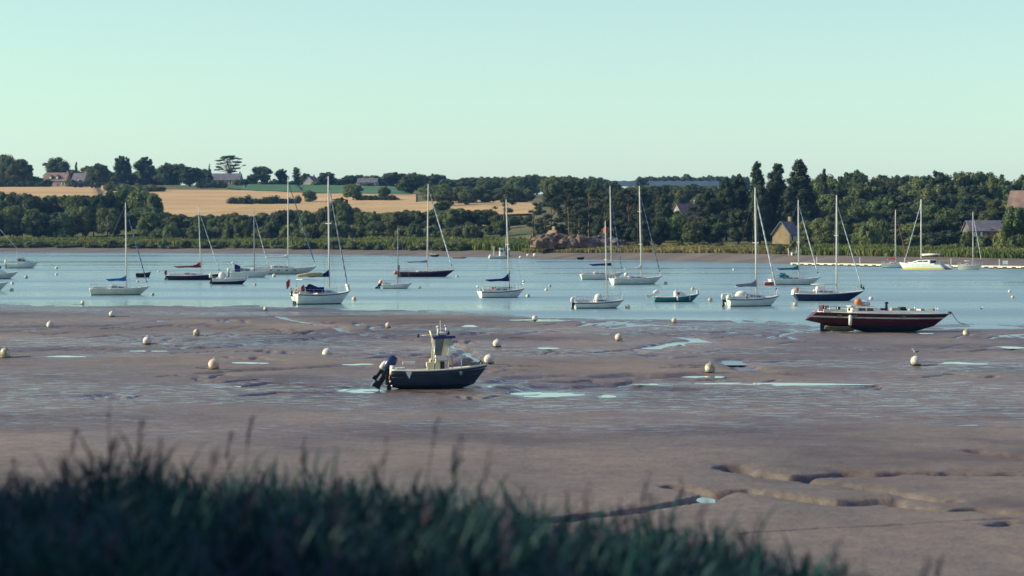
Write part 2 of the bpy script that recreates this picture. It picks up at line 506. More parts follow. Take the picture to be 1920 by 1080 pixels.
def mud_material(name):
    m = bpy.data.materials.new(name)
    m.use_nodes = True
    n, l = m.node_tree.nodes, m.node_tree.links
    b = n['Principled BSDF']
    g = n.new('ShaderNodeNewGeometry')
    def noise(scale, sx, sy, detail=5, rough=.55):
        mp = n.new('ShaderNodeMapping')
        mp.inputs['Scale'].default_value = (sx, sy, 1)
        l.new(g.outputs['Position'], mp.inputs[0])
        t = n.new('ShaderNodeTexNoise')
        t.inputs['Scale'].default_value = scale
        t.inputs['Detail'].default_value = detail
        t.inputs['Roughness'].default_value = rough
        l.new(mp.outputs[0], t.inputs['Vector'])
        return t.outputs['Fac']
    def ramp(src, stops):
        r = n.new('ShaderNodeValToRGB')
        e = r.color_ramp.elements
        while len(e) < len(stops): e.new(0.5)
        for i, (p, c) in enumerate(stops):
            e[i].position = p
            e[i].color = (*c, 1) if len(c) == 3 else c
        l.new(src, r.inputs[0])
        return r.outputs[0]
    def g1(x): return (x, x, x)
    col = ramp(noise(.08, 1, .5), [(.30, (.108, .090, .067)), (.5, (.134, .110, .080)), (.72, (.170, .136, .094))])
    patch = ramp(noise(.045, .8, 1.0, 6, .62), [(.40, (.56, .49, .46)), (.50, (.95, .93, .91)), (.62, (1.18, 1.12, 1.04))])
    mp0 = n.new('ShaderNodeMix'); mp0.data_type = 'RGBA'; mp0.blend_type = 'MULTIPLY'; mp0.inputs[0].default_value = 1
    l.new(col, mp0.inputs[6]); l.new(patch, mp0.inputs[7])
    col = mp0.outputs[2]
    fine = ramp(noise(1.4, 1, .8, 8, .7), [(.3, g1(.72)), (.7, g1(1.2))])
    mx = n.new('ShaderNodeMix'); mx.data_type = 'RGBA'; mx.blend_type = 'MULTIPLY'; mx.inputs[0].default_value = 1
    l.new(col, mx.inputs[6]); l.new(fine, mx.inputs[7])
    at = n.new('ShaderNodeAttribute'); at.attribute_name = 'wet'
    wd = n.new('ShaderNodeMix'); wd.data_type = 'RGBA'; wd.blend_type = 'MULTIPLY'; wd.inputs[7].default_value = (.60, .57, .58, 1)
    l.new(at.outputs['Fac'], wd.inputs[0]); l.new(mx.outputs[2], wd.inputs[6])
    l.new(wd.outputs[2], b.inputs['Base Color'])
    # wetness: broad damp sheets crossed with fine streaks of standing film
    broad = ramp(noise(.030, .8, 1.3, 4), [(.41, g1(0)), (.60, g1(1))])
    sx_ = n.new('ShaderNodeSeparateXYZ'); l.new(g.outputs['Position'], sx_.inputs[0])
    dry = n.new('ShaderNodeMapRange'); dry.inputs['From Min'].default_value = 82; dry.inputs['From Max'].default_value = 104; l.new(sx_.outputs[1], dry.inputs['Value'])
    bq = n.new('ShaderNodeMath'); bq.operation = 'MULTIPLY'; l.new(broad, bq.inputs[0]); l.new(dry.outputs[0], bq.inputs[1])
    # a belt of standing film along the tide line of the last ebb
    wob = n.new('ShaderNodeMath'); wob.operation = 'MULTIPLY_ADD'; l.new(noise(.035, 1, .6, 5), wob.inputs[0]); wob.inputs[1].default_value = 70; l.new(sx_.outputs[1], wob.inputs[2])
    b1 = n.new('ShaderNodeMapRange'); b1.inputs['From Min'].default_value = 130; b1.inputs['From Max'].default_value = 142; l.new(wob.outputs[0], b1.inputs['Value'])
    b2 = n.new('ShaderNodeMapRange'); b2.inputs['From Min'].default_value = 172; b2.inputs['From Max'].default_value = 160; l.new(wob.outputs[0], b2.inputs['Value'])
    bb = n.new('ShaderNodeMath'); bb.operation = 'MULTIPLY'; l.new(b1.outputs[0], bb.inputs[0]); l.new(b2.outputs[0], bb.inputs[1])
    bx_ = n.new('ShaderNodeMath'); bx_.operation = 'MAXIMUM'; l.new(bq.outputs[0], bx_.inputs[0]); l.new(bb.outputs[0], bx_.inputs[1])
    broad = bx_.outputs[0]
    streak = ramp(noise(1.9, .45, 1.0, 8, .72), [(.50, g1(0)), (.58, g1(1))])
    wet = n.new('ShaderNodeMath'); wet.operation = 'MULTIPLY'
    l.new(broad, wet.inputs[0]); l.new(streak, wet.inputs[1])
    w2 = n.new('ShaderNodeMath'); w2.operation = 'MULTIPLY_ADD'
    l.new(broad, w2.inputs[0]); w2.inputs[1].default_value = 0.28; l.new(wet.outputs[0], w2.inputs[2])
    mr = n.new('ShaderNodeMapRange')
    mr.inputs['To Min'].default_value = 0.70
    mr.inputs['To Max'].default_value = 0.11
    mr.inputs['From Max'].default_value = 1.2
    w3 = n.new('ShaderNodeMath'); w3.operation = 'MULTIPLY_ADD'
    l.new(at.outputs['Fac'], w3.inputs[0]); w3.inputs[1].default_value = 0.55; l.new(w2.outputs[0], w3.inputs[2])
    l.new(w3.outputs[0], mr.inputs['Value'])
    l.new(mr.outputs[0], b.inputs['Roughness'])
    b.inputs['Specular IOR Level'].default_value = 0.45
    bm = n.new('ShaderNodeBump')
    bm.inputs['Strength'].default_value = 0.9
    bm.inputs['Distance'].default_value = 0.05
    bn = noise(4.2, 1, .7, 6, .6)
    l.new(bn, bm.inputs['Height'])
    l.new(bm.outputs[0], b.inputs['Normal'])
    return m
M['mud'] = mud_material('mud')

def fan_grid(us, ds, hfun):
    U, D = np.meshgrid(us, ds)
    X = (U - 960) / FPX * D
    Y = D
    Z = hfun(X.ravel(), Y.ravel()).reshape(X.shape)
    V = np.stack([X, Y, Z], -1).reshape(-1, 3)
    nr, nc = U.shape
    i = np.arange(nr - 1)[:, None] * nc + np.arange(nc - 1)[None, :]
    Fq = np.stack([i, i + 1, i + 1 + nc, i + nc], -1).reshape(-1, 4)
    return V, Fq
_vs = np.concatenate([np.linspace(1400, 1100, 40, endpoint=False), np.linspace(1100, 550, 600)])
V_, F_ = fan_grid(np.arange(-330, 2260, 4.2), FPX * CAMH / (_vs - HZ), mud_h)
_wet = np.maximum(WET, (1 - sstep(.0, .09, V_[:, 2])).astype(np.float32))
mud = np_mesh('mud_flat', V_, F_, [M['mud']], smooth=True)
_at = mud.data.attributes.new('wet', 'FLOAT', 'POINT')
_at.data.foreach_set('value', np.ascontiguousarray(_wet, dtype=np.float32))
tag(mud, kind='structure')

# ------------------------------------------------------------------ water
def water_material(name, still=False):
    m = bpy.data.materials.new(name)
    m.use_nodes = True
    n, l = m.node_tree.nodes, m.node_tree.links
    b = n['Principled BSDF']
    b.inputs['Base Color'].default_value = (0.15, 0.25, 0.24, 1)
    b.inputs['IOR'].default_value = 1.33
    b.inputs['Specular IOR Level'].default_value = 0.5
    g = n.new('ShaderNodeNewGeometry')
    def noise(scale, sx, sy, detail=3):
        mp = n.new('ShaderNodeMapping')
        mp.inputs['Scale'].default_value = (sx, sy, 1)
        l.new(g.outputs['Position'], mp.inputs[0])
        t = n.new('ShaderNodeTexNoise')
        t.inputs['Scale'].default_value = scale
        t.inputs['Detail'].default_value = detail
        l.new(mp.outputs[0], t.inputs['Vector'])
        return t.outputs['Fac']
    if still:
        b.inputs['Roughness'].default_value = 0.05
        return m
    # wind bands change how ruffled the surface is
    mr = n.new('ShaderNodeMapRange')
    mr.inputs['From Min'].default_value = 0.36
    mr.inputs['From Max'].default_value = 0.64
    mr.inputs['To Min'].default_value = 0.12
    mr.inputs['To Max'].default_value = 0.40
    l.new(noise(.02, .25, 1.6, 6), mr.inputs['Value'])
    l.new(mr.outputs[0], b.inputs['Roughness'])
    bm = n.new('ShaderNodeBump')
    bm.inputs['Distance'].default_value = 0.12
    l.new(noise(.9, .45, 1.0, 4), bm.inputs['Height'])
    mr2 = n.new('ShaderNodeMapRange')
    mr2.inputs['From Min'].default_value = 0.36
    mr2.inputs['From Max'].default_value = 0.64
    mr2.inputs['To Min'].default_value = 0.03
    mr2.inputs['To Max'].default_value = 0.22
    l.new(noise(.018, .22, 2.2, 5), mr2.inputs['Value'])
    l.new(mr2.outputs[0], bm.inputs['Strength'])
    l.new(bm.outputs[0], b.inputs['Normal'])
    return m
M['water'] = water_material('water')
M['pool_water'] = water_material('pool_water', True)
_x = np.linspace(-1400, 1400, 8)
_y = np.linspace(150, 1250, 8)
X_, Y_ = np.meshgrid(_x, _y)
V_ = np.stack([X_, Y_, np.zeros_like(X_)], -1).reshape(-1, 3)
_i = np.arange(7)[:, None] * 8 + np.arange(7)[None, :]
F_ = np.stack([_i, _i + 1, _i + 9, _i + 8], -1).reshape(-1, 4)
tag(np_mesh('river_water', V_, F_, [M['water']]), kind='structure')
for cx, cy, rx, ry, lv in _PW:
    rr = random.Random(int(cx * 10 + cy * 7))
    k = 28
    ph = [rr.uniform(0, 6.28) for _ in range(4)]
    P = [(0, 0, 0)]
    for i in range(k):
        a = 2 * pi * i / k
        s = 1.3 + .10 * sin(3 * a + ph[0]) + .07 * sin(5 * a + ph[1]) + .05 * sin(9 * a + ph[2])
        P.append((rx * s * cos(a), ry * s * sin(a), 0))
    mb = MB().use('pool_water')
    mb.add(P, [(0, i + 1, (i + 1) % k + 1) for i in range(k)])
    o = mb.build('puddle', loc=(cx, cy, lv - 0.029))
    tag(o, kind='structure')

# ------------------------------------------------------------------ the far land
SH_U = np.array([-800, 0, 240, 380, 500, 780, 950, 1080, 1150, 1400, 1600, 1920, 2700.])
SH_V = np.array([470, 472.5, 474, 475, 475.8, 479.6, 483.5, 486.5, 487, 492.8, 497, 502.5, 505.])
def d_shore(u): return FPX * CAMH / (np.interp(u, SH_U, SH_V) - HZ)
T_E = [-60, 0, 15, 40, 100, 200, 300, 450, 600, 750, 900, 1500, 2600]
T_U = [-800, 0, 480, 740, 960, 1150, 1340, 1600, 1920, 2700]
T_Z = np.array([
    [-2, 0, 1.3, 1.9, 3.0, 13, 16.7, 25.3, 32.5, 36.8, 38, 36, 30],
    [-2, 0, 1.3, 1.9, 3.0, 13, 16.7, 25.3, 32.5, 36.8, 38, 36, 30],
    [-2, 0, 1.3, 1.9, 3.0, 11.5, 14.6, 21.3, 29, 36.5, 38.5, 36, 30],
    [-2, 0, 1.3, 1.9, 3.0, 10.5, 13.4, 19, 26.4, 34.0, 37.5, 35, 30],
    [-2, 0, 1.4, 2.0, 3.2, 9.5, 13.6, 18.2, 22.9, 27, 31, 33, 30],
    [-2, 0, 1.7, 2.4, 4.0, 9, 14.0, 17.8, 21.8, 26, 30, 44, 40],
    [-2, 0, 2.0, 2.8, 4.0, 7, 10, 15, 20, 25, 28, 43, 40],
    [-2, 0, 2.0, 2.8, 4.0, 6.5, 9.5, 13, 15, 17, 18, 25, 25],
    [-2, 0, 1.8, 2.5, 4.0, 7, 10, 13, 15, 17, 18, 25, 25],
    [-2, 0, 1.8, 2.5, 4.0, 7, 10, 13, 15, 17, 18, 25, 25]])
def land_z(u, d):
    u = np.asarray(u, float); d = np.asarray(d, float)
    e = d - d_shore(u)
    ei = np.clip(np.searchsorted(T_E, e) - 1, 0, len(T_E) - 2)
    ui = np.clip(np.searchsorted(T_U, u) - 1, 0, len(T_U) - 2)
    TE, TU = np.array(T_E, float), np.array(T_U, float)
    te = np.clip((e - TE[ei]) / (TE[ei + 1] - TE[ei]), 0, 1)
    tu = np.clip((u - TU[ui]) / (TU[ui + 1] - TU[ui]), 0, 1)
    z0 = T_Z[ui, ei] * (1 - te) + T_Z[ui, ei + 1] * te
    z1 = T_Z[ui + 1, ei] * (1 - te) + T_Z[ui + 1, ei + 1] * te
    z = z0 * (1 - tu) + z1 * tu
    x = (u - 960) / FPX * d
    return z + 0.6 * vnoise(x / 40, d / 40, 51) * np.clip(e / 100, 0.05, 1) + .25 * vnoise(x / 9, d / 9, 52) * np.clip(e / 30, 0.1, 1)
def lz(u, d): return float(land_z(np.array([float(u)]), np.array([float(d)]))[0])
def land_hit(u, v):
    """distance at which the sight line of row v meets the far land"""
    ds = np.arange(float(d_shore(u)) + 5, 2400, 4.0)
    vv = HZ + (CAMH - land_z(np.full_like(ds, u), ds)) / ds * FPX
    k = np.argmax(vv <= v)
    return ds[k] if vv[k] <= v else ds[-1]

M['land'] = mat('land', (.075, .095, .035), .9, col2=(.16, .14, .06), scale=.03, spec=.1, bump=.5, bscale=.8)
M['shore_mud'] = mat('shore_mud', (.085, .073, .060), .8, col2=(.14, .118, .092), scale=.12, stretch=(.5, 1, 1), spec=.3, bump=.6, bscale=1.5)
M['wheat_plain'] = mat('wheat', (.46, .29, .125), .95, col2=(.56, .37, .17), scale=.02, stretch=(.4, 1.2, 1), spec=.05, detail=8)
M['wheat_pale'] = mat('wheat_pale', (.43, .29, .13), .95, col2=(.54, .38, .18), scale=.03, stretch=(.3, 1.5, 1), spec=.05, detail=8)
M['crop_green'] = mat('crop_green', (.045, .115, .05), .9, col2=(.075, .155, .065), scale=.05, stretch=(.5, 2, 1), spec=.1, detail=8)
M['stubble_verge'] = mat('stubble_verge', (.20, .19, .07), .95, col2=(.28, .24, .10), scale=.06, spec=.05)

def crop_material(name, c1, c2, ang):
    m = mat(name, c1, .95, col2=c2, scale=.02, stretch=(.4, 1.2, 1), spec=.05, detail=8)
    n, l = m.node_tree.nodes, m.node_tree.links
    b = n['Principled BSDF']
    src = b.inputs['Base Color'].links[0].from_socket
    tc = n.new('ShaderNodeTexCoord'); mp = n.new('ShaderNodeMapping'); mp.inputs['Rotation'].default_value = (0, 0, ang)
    l.new(tc.outputs['Object'], mp.inputs[0])
    wv = n.new('ShaderNodeTexWave'); wv.inputs['Scale'].default_value = .022; wv.inputs['Distortion'].default_value = 1.5; wv.inputs['Detail'].default_value = 3
    l.new(mp.outputs[0], wv.inputs[0])
    cr = n.new('ShaderNodeValToRGB'); cr.color_ramp.elements[0].color = (.80, .80, .80, 1); cr.color_ramp.elements[1].color = (1, 1, 1, 1); cr.color_ramp.elements[1].position = .35
    l.new(wv.outputs['Fac'], cr.inputs[0])
    mx = n.new('ShaderNodeMix'); mx.data_type = 'RGBA'; mx.blend_type = 'MULTIPLY'; mx.inputs[0].default_value = 1
    l.new(src, mx.inputs[6]); l.new(cr.outputs[0], mx.inputs[7]); l.new(mx.outputs[2], b.inputs['Base Color'])
    return m
M['wheat'] = crop_material('wheat', (.40, .275, .125), (.53, .37, .18), 1.2)
M['wheat_pale'] = crop_material('wheat_pale', (.36, .255, .115), (.48, .34, .16), .5)
def land_grid(name, us, e0, e1, ne, m, off=0.0, power=1.0):
    es = e0 + (e1 - e0) * np.linspace(0, 1, ne) ** power
    U, E = np.meshgrid(us, es)
    D = d_shore(U) + E
    X = (U - 960) / FPX * D
    Z = land_z(U.ravel(), D.ravel()).reshape(U.shape) + off
    V = np.stack([X, D, Z], -1).reshape(-1, 3)
    nr, nc = U.shape
    i = np.arange(nr - 1)[:, None] * nc + np.arange(nc - 1)[None, :]
    Fq = np.stack([i, i + 1, i + 1 + nc, i + nc], -1).reshape(-1, 4)
    o = np_mesh(name, V, Fq, [m], smooth=True)
    return tag(o, kind='structure')
land_grid('shore_mud_bank', np.arange(-700, 2640, 6), -50, 20, 30, M['shore_mud'])
land_grid('far_land', np.arange(-700, 2640, 14), 20, 2500, 220, M['land'], power=1.6)

def field(name, us, vtop, vbot, m, off=.35, n=26):
    us = np.asarray(us, float)
    uu = np.linspace(us[0], us[-1], 60)
    vt, vb = np.interp(uu, us, vtop), np.interp(uu, us, vbot)
    dt = np.array([land_hit(a, b) for a, b in zip(uu, vt)])
    db = np.array([land_hit(a, b) for a, b in zip(uu, vb)])
    t = np.linspace(0, 1, n)[:, None]
    D = db[None, :] * (1 - t) + dt[None, :] * t
    U = np.repeat(uu[None, :], n, 0)
    X = (U - 960) / FPX * D
    Z = land_z(U.ravel(), D.ravel()).reshape(U.shape) + off
    V = np.stack([X, D, Z], -1).reshape(-1, 3)
    nr, nc = U.shape
    i = np.arange(nr - 1)[:, None] * nc + np.arange(nc - 1)[None, :]
    Fq = np.stack([i, i + 1, i + 1 + nc, i + nc], -1).reshape(-1, 4)
    return tag(np_mesh(name, V, Fq, [m], smooth=True), kind='structure')
field('wheat_field', [-300, 0, 150, 216], [349, 347, 345, 351], [404, 404, 404, 404], M['wheat'])
field('wheat_field', [212, 300, 430, 600, 780], [357, 357, 357.5, 364, 366], [406, 406, 396, 383, 383], M['wheat'], off=.42)
field('wheat_field', [330, 430, 480, 740, 860, 1010], [405.5, 397, 384.5, 384, 377, 381], [410, 410, 410, 410, 408, 404], M['wheat_pale'], off=.75)
field('green_crop_field', [424, 470, 600, 770], [351, 346, 348, 352], [354, 359, 363.5, 366.5], M['crop_green'], off=.55)
field('grass_verge', [-300, 0, 150, 216], [344.5, 343, 342, 346], [348.6, 346.6, 344.6, 350.6], M['stubble_verge'], off=.6)
# ------------------------------------------------------------------ vegetation
def leafmat(key, c1, c2, ov=.28):
    M[key] = mat(key, c1, .75, col2=c2, scale=.45, spec=.15, obj_var=ov, trans=.2, detail=3, fac=(.3, .7))
leafmat('leaf_broad', (.030, .056, .030), (.185, .205, .070))
leafmat('leaf_dark', (.022, .044, .030), (.085, .105, .05), .2)
leafmat('leaf_pine', (.034, .054, .034), (.085, .095, .045), .2)
leafmat('leaf_olive', (.055, .085, .036), (.19, .20, .075), .2)
M['bark'] = mat('bark', (.085, .062, .045), .9, var=.35, scale=2, bump=.6, bscale=6)
M['bark_red'] = mat('bark_red', (.15, .09, .06), .9, var=.35, scale=2, bump=.6, bscale=6)

def leaf_cloud(lobes, dens, size, rng, flat=0.0, core=.72):
    """leaf-sized quads over the surface of many lobes plus a low inner core for each"""
    Vs, Fs, base = [], [], 0
    for (c, r) in lobes:
        c = np.array(c); r = np.array(r)
        area = 4 * pi * ((r[0] * r[1]) ** 1.6 / 3 + (r[0] * r[2]) ** 1.6 / 3 + (r[1] * r[2]) ** 1.6 / 3) ** (1 / 1.6)
        n = max(12, int(area * dens))
        q = rng.normal(size=(n, 3))
        q /= np.linalg.norm(q, axis=1)[:, None]
        rad = rng.uniform(.72, 1.10, size=(n, 1))
        p = c + q * r * rad
        nn = q / r * r.mean() + rng.normal(size=(n, 3)) * .38
        nn[:, 2] += flat
        nn /= np.linalg.norm(nn, axis=1)[:, None]
        a = np.cross(nn, rng.normal(size=(n, 3)))
        a /= np.linalg.norm(a, axis=1)[:, None]
        b = np.cross(nn, a)
        s = (size * rng.uniform(.55, 1.3, size=(n, 1)))
        a, b = a * s, b * s * .7
        bend = nn * s * .25
        V = np.stack([p - a - bend, p - b, p + a - bend, p + b], 1).reshape(-1, 3)
        Vs.append(V)
        Fs.append(np.arange(n * 4).reshape(-1, 4) + base)
        base += n * 4
        if core:
            nu, nv = 7, 5
            th = np.linspace(.12, pi - .12, nv)[:, None]
            ph = np.linspace(0, 2 * pi, nu, endpoint=False)[None, :]
            k = core * (1 + .15 * rng.uniform(-1, 1, size=(nv, nu)))
            V = np.stack([c[0] + r[0] * k * np.sin(th) * np.cos(ph), c[1] + r[1] * k * np.sin(th) * np.sin(ph), c[2] + r[2] * k * np.cos(th) + 0 * ph], -1).reshape(-1, 3)
            i = np.arange(nv - 1)[:, None] * nu + np.arange(nu)[None, :]
            j = np.arange(nv - 1)[:, None] * nu + (np.arange(nu)[None, :] + 1) % nu
            Vs.append(V)
            Fs.append(np.stack([i, i + nu, j + nu, j], -1).reshape(-1, 4) + base)
            base += len(V)
    return np.concatenate(Vs), np.concatenate(Fs)

PROTO = {}
def make_tree(key, lobes, trunk, leaf, dens, size, seed, bark='bark', core=.72, flat=0., H=14., Wd=10.):
    rng = np.random.default_rng(seed)
    V, Fq = leaf_cloud(lobes, dens, size, rng, flat, core)
    root = empty('tree', (0, -500, -200))
    np_mesh('crown', V, Fq, [M[leaf]], root)
    mb = MB().use(bark, True)
    for pts, r in trunk:
        mb.tube(pts, r, 7)
    mb.build('trunk', root)
    PROTO[key] = (root, H, Wd, V[:, 2].max(), np.abs(V[:, :2]).max(0).mean())

def branchy(rng, lobes, h0, r0, top):
    t = [([(0, 0, -.8), (.1, .05, h0 * .5), (.0, .1, h0), (.15, 0, top)], [r0 * 1.25, r0, r0 * .8, r0 * .3])]
    for (c, r) in lobes[::2]:
        s = h0 * rng.uniform(.6, 1.15)
        t.append(([(0, .05, s), (c[0] * .45, c[1] * .45, lerp(s, c[2], .6)), (c[0] * .9, c[1] * .9, c[2])], [r0 * .5, r0 * .3, r0 * .1]))
    return t

def round_lobes(rng, H, Wd, n, low=.04):
    """uneven broadleaf crown: big lobes round the middle, small ones breaking the outline"""
    L = []
    cz, rz, rr = H * (low + 1) / 2, H * (1 - low) / 2, Wd / 2
    for i in range(n):
        q = rng.normal(size=3); q /= np.linalg.norm(q)
        k = rng.uniform(.45, .80)
        s = rng.uniform(.26, .42) * Wd / 2 * 1.25
        L.append(((q[0] * rr * k, q[1] * rr * k, cz + q[2] * rz * k), (s * rng.uniform(.9, 1.3), s * rng.uniform(.9, 1.3), s * rng.uniform(.75, 1.05))))
    for i in range(n):
        q = rng.normal(size=3); q[2] = abs(q[2]) * .8 + .1 if rng.random() < .75 else q[2]
        q /= np.linalg.norm(q)
        s = rng.uniform(.09, .19) * Wd / 2 * 1.3
        k = rng.uniform(.80, 1.0)
        L.append(((q[0] * rr * k, q[1] * rr * k, cz + q[2] * rz * k), (s * 1.15, s * 1.15, s)))
    return L

for k in range(5):
    rng = np.random.default_rng(100 + k)
    L = round_lobes(rng, 14, 12, 17)
    make_tree('broad%d' % k, L, branchy(rng, L, 4.2, .32, 10), 'leaf_broad', 3.6, .40, 200 + k, H=14, Wd=12)
for k in range(2):
    rng = np.random.default_rng(130 + k)
    L = round_lobes(rng, 15, 10, 17, .04)
    make_tree('darkoak%d' % k, L, branchy(rng, L, 4, .32, 11), 'leaf_dark', 3.6, .40, 230 + k, H=15, Wd=10)
for k in range(2):
    rng = np.random.default_rng(150 + k)
    L = round_lobes(rng, 5, 8, 14, .0)
    make_tree('bush%d' % k, L, branchy(rng, L, 1.2, .12, 3), 'leaf_olive' if k else 'leaf_broad', 4.5, .27, 250 + k, H=5, Wd=8)
for k in range(3):       # big dark cypress-like conifers: layered, ragged outline
    rng = np.random.default_rng(160 + k)
    L = []
    H, Wd = 22., 11.
    nl = 13
    for i in range(nl):
        t = i / (nl - 1)
        z = 3.0 + t * (H - 4.2)
        rad = Wd / 2 * ((1 - t) ** .85 * .9 + .20) if k != 1 else Wd / 2 * (1 - t ** 3.2) * .85 + .9
        m = max(4, int(8 * (1 - t) + 3))
        a0 = rng.uniform(0, 6.28)
        for j in range(m):
            a = a0 + 2 * pi * j / m + rng.uniform(-.35, .35)
            q = rad * rng.uniform(.45, .92)
            s = rad * rng.uniform(.32, .50) + .45
            L.append(((q * cos(a), q * sin(a), z + rng.uniform(-.6, .6)), (s, s, s * .55 + .35)))
    L.append(((0, 0, H - 1.2), (1.1, 1.1, 1.5)))
    L.append(((0, 0, H * .5), (Wd * .2, Wd * .2, H * .36)))
    tr = [([(0, 0, -1), (.1, 0, 8), (0, 0, H - 1)], [.5, .38, .08])]
    make_tree('conifer%d' % k, L, tr, 'leaf_dark', 4.4, .32, 260 + k, flat=.4, H=H, Wd=Wd)
for k in range(3):       # maritime pines: bare leaning trunks, flat clumps
    rng = np.random.default_rng(180 + k)
    L, tr = [], []
    H, Wd = 16., 12.
    lean = rng.uniform(-1.2, 1.2)
    tr.append(([(0, 0, -1), (lean * .3, .2, 5), (lean * .7, 0, 9), (lean, .3, 13)], [.36, .30, .24, .12]))
    for i in range(20):
        a = rng.uniform(0, 6.28)
        t = rng.uniform(0, 1)
        z = 6.8 + t * 8.4
        q = Wd / 2 * sqrt(rng.uniform(.05, 1)) * (1 - .55 * t ** 2) * .85
        s = rng.uniform(1.1, 2.1)
        c = (lean * .8 + q * cos(a), q * sin(a), z)
        L.append((c, (s, s, s * .42)))
        if i % 2 == 0:
            tr.append(([(lean * .6, 0, z - 2.6), (c[0] * .5, c[1] * .5, z - 1.0), (c[0], c[1], z - .1)], [.13, .09, .04]))
    make_tree('pine%d' % k, L, tr, 'leaf_pine', 5.2, .27, 280 + k, bark='bark_red', flat=.6, core=.55, H=H, Wd=Wd)
# the airy flat-topped cedar on the skyline
rng = np.random.default_rng(301)
L, tr = [], []
tr.append(([(0, 0, -1), (.1, 0, 4), (-.2, 0, 7.2)], [.55, .45, .38]))
for i in range(34):
    a = 2 * pi * i / 34 * 5.0
    t = (i + .5) / 34
    z = 8.2 + 9.6 * t
    q = (10.4 * sqrt(max(0.02, 1 - ((z - 9.0) / 9.4) ** 2))) * rng.uniform(.55, 1.0)
    if rng.random() < .25: q *= .45
    s = rng.uniform(1.0, 1.9)
    c = (q * cos(a), q * sin(a), z)
    L.append((c, (s * 1.25, s * 1.25, s * .40)))
    tr.append(([(-.2, 0, 5.6 + 2.2 * t), (c[0] * .4, c[1] * .4, lerp(7, z, .5)), (c[0] * .8, c[1] * .8, z - .7), (c[0], c[1], z - .1)], [.22, .16, .10, .04]))
for i in range(12):
    a = rng.uniform(0, 6.28); q = rng.uniform(0, 6)
    L.append(((q * cos(a), q * sin(a), 17.4 - q * q * .035), (1.7, 1.7, .6)))
make_tree('cedar', L, tr, 'leaf_dark', 6.0, .26, 311, flat=.5, core=.5, H=18, Wd=22)
# slender columnar tree
rng = np.random.default_rng(305)
L = [((rng.uniform(-.5, .5), rng.uniform(-.5, .5), 2 + i * .95), ((1.5 - abs(i - 5) * .10) * rng.uniform(.8, 1.1),) * 2 + (1.2,)) for i in range(13)]
make_tree('column', L, [([(0, 0, -1), (0, 0, 6), (0, 0, 13)], [.3, .22, .06])], 'leaf_broad', 5, .26, 315, H=14.5, Wd=3.4)
rng = np.random.default_rng(306)
L = []
for i in range(11):
    t = i / 10.
    for j in range(5 if t < .8 else 2):
        a = rng.uniform(0, 6.28); q = 2.7 * (1 - t) * rng.uniform(.4, .9)
        s = 1.25 * (1 - t) + .5
        L.append(((q * cos(a), q * sin(a), 1.5 + t * 10.8), (s, s, s * .7)))
make_tree('cone', L, [([(0, 0, -1), (0, 0, 6), (0, 0, 12)], [.3, .2, .05])], 'leaf_dark', 5, .27, 316, flat=.3, H=13, Wd=7)

_used = {}
def put_tree(key, u, d, height, width, label, group=None, name='tree', rz=None, z=None, cat='tree'):
    root, H, Wd, zmax, hw = PROTO[key]
    if key not in _used:
        o = root
        _used[key] = 1
    else:
        o = copy_tree(root)
    o.name = name
    zz = lz(u, d) if z is None else z
    o.location = (gx(u, d), d, zz)
    o.scale = (width / (2 * hw), width / (2 * hw), height / zmax)
    o.rotation_euler = (0, 0, random.uniform(0, 6.28) if rz is None else rz)
    tag(o, label, cat, group)
    return o

def tree_px(key, u, vtop, wpx, d, label, group=None, name='tree', cat='tree', sink=0.0):
    z = lz(u, d) - sink
    if key[:4] != 'bush': z = min(z, gz(vtop, d) - .75 * wpx / FPX * d)
    return put_tree(key, u, d, gz(vtop, d) - z, wpx / FPX * d, label, group, name, z=z, cat=cat)

# --- skyline of the left-hand hill
SK = 'trees along the hilltop skyline'
for (k, u, vt, w, d, lab, nm) in [
    ('broad0', 8, 288, 46, 1590, 'tall round tree on the hilltop at the very edge of the picture', 'broadleaf_tree'),
    ('broad1', 38, 297, 54, 1580, 'broad round hilltop tree just before the pale farmhouse', 'broadleaf_tree'),
    ('broad2', 105, 294, 62, 1640, 'domed tree rising directly behind the pale farmhouse roof', 'broadleaf_tree'),
    ('column', 143, 303, 9, 1640, 'thin ivy covered trunk standing above the small farm outbuilding', 'columnar_tree'),
    ('broad3', 186, 305, 48, 1560, 'rounded hilltop tree between the farm outbuilding and two dark oaks', 'broadleaf_tree'),
    ('darkoak0', 228, 291, 38, 1590, 'tall oval dark oak, first of two peaks on the hilltop', 'oak_tree'),
    ('darkoak1', 272, 293, 44, 1590, 'tall oval dark oak, second of two peaks on the hilltop', 'oak_tree'),
    ('broad4', 312, 304, 36, 1600, 'medium hilltop tree just past the two dark oak peaks', 'broadleaf_tree'),
    ('broad1', 335, 306, 42, 1600, 'rounded tree on the hilltop behind the wide dark tree', 'broadleaf_tree'),
    ('darkoak0', 356, 312, 52, 1540, 'wide dark tree above the far edge of the golden field', 'oak_tree'),
    ('cone', 393, 307, 22, 1560, 'small pointed conifer beside the flat topped cedar', 'conifer_tree'),
    ('cedar', 431, 291, 62, 1600, 'airy flat topped cedar silhouetted on the skyline', 'cedar_tree'),
    ('broad2', 472, 326, 24, 1590, 'low round tree beside the long farmhouse', 'broadleaf_tree'),
    ('broad0', 491, 311, 46, 1600, 'spreading tree on the skyline above the green crop field', 'broadleaf_tree'),
    ('darkoak1', 528, 316, 28, 1600, 'dark oval tree on the skyline above the green crop field', 'oak_tree'),
    ('column', 556, 313, 22, 1600, 'slender upright tree on the skyline above the green crop field', 'columnar_tree'),
    ('broad3', 574, 324, 24, 1620, 'small dark tree beside the gabled house behind the green crop', 'broadleaf_tree'),
    ('darkoak0', 613, 322, 38, 1600, 'square topped dark tree right behind a tall white mast top', 'oak_tree'),
]:
    tree_px(k, u, vt, w, d, lab, SK, nm)
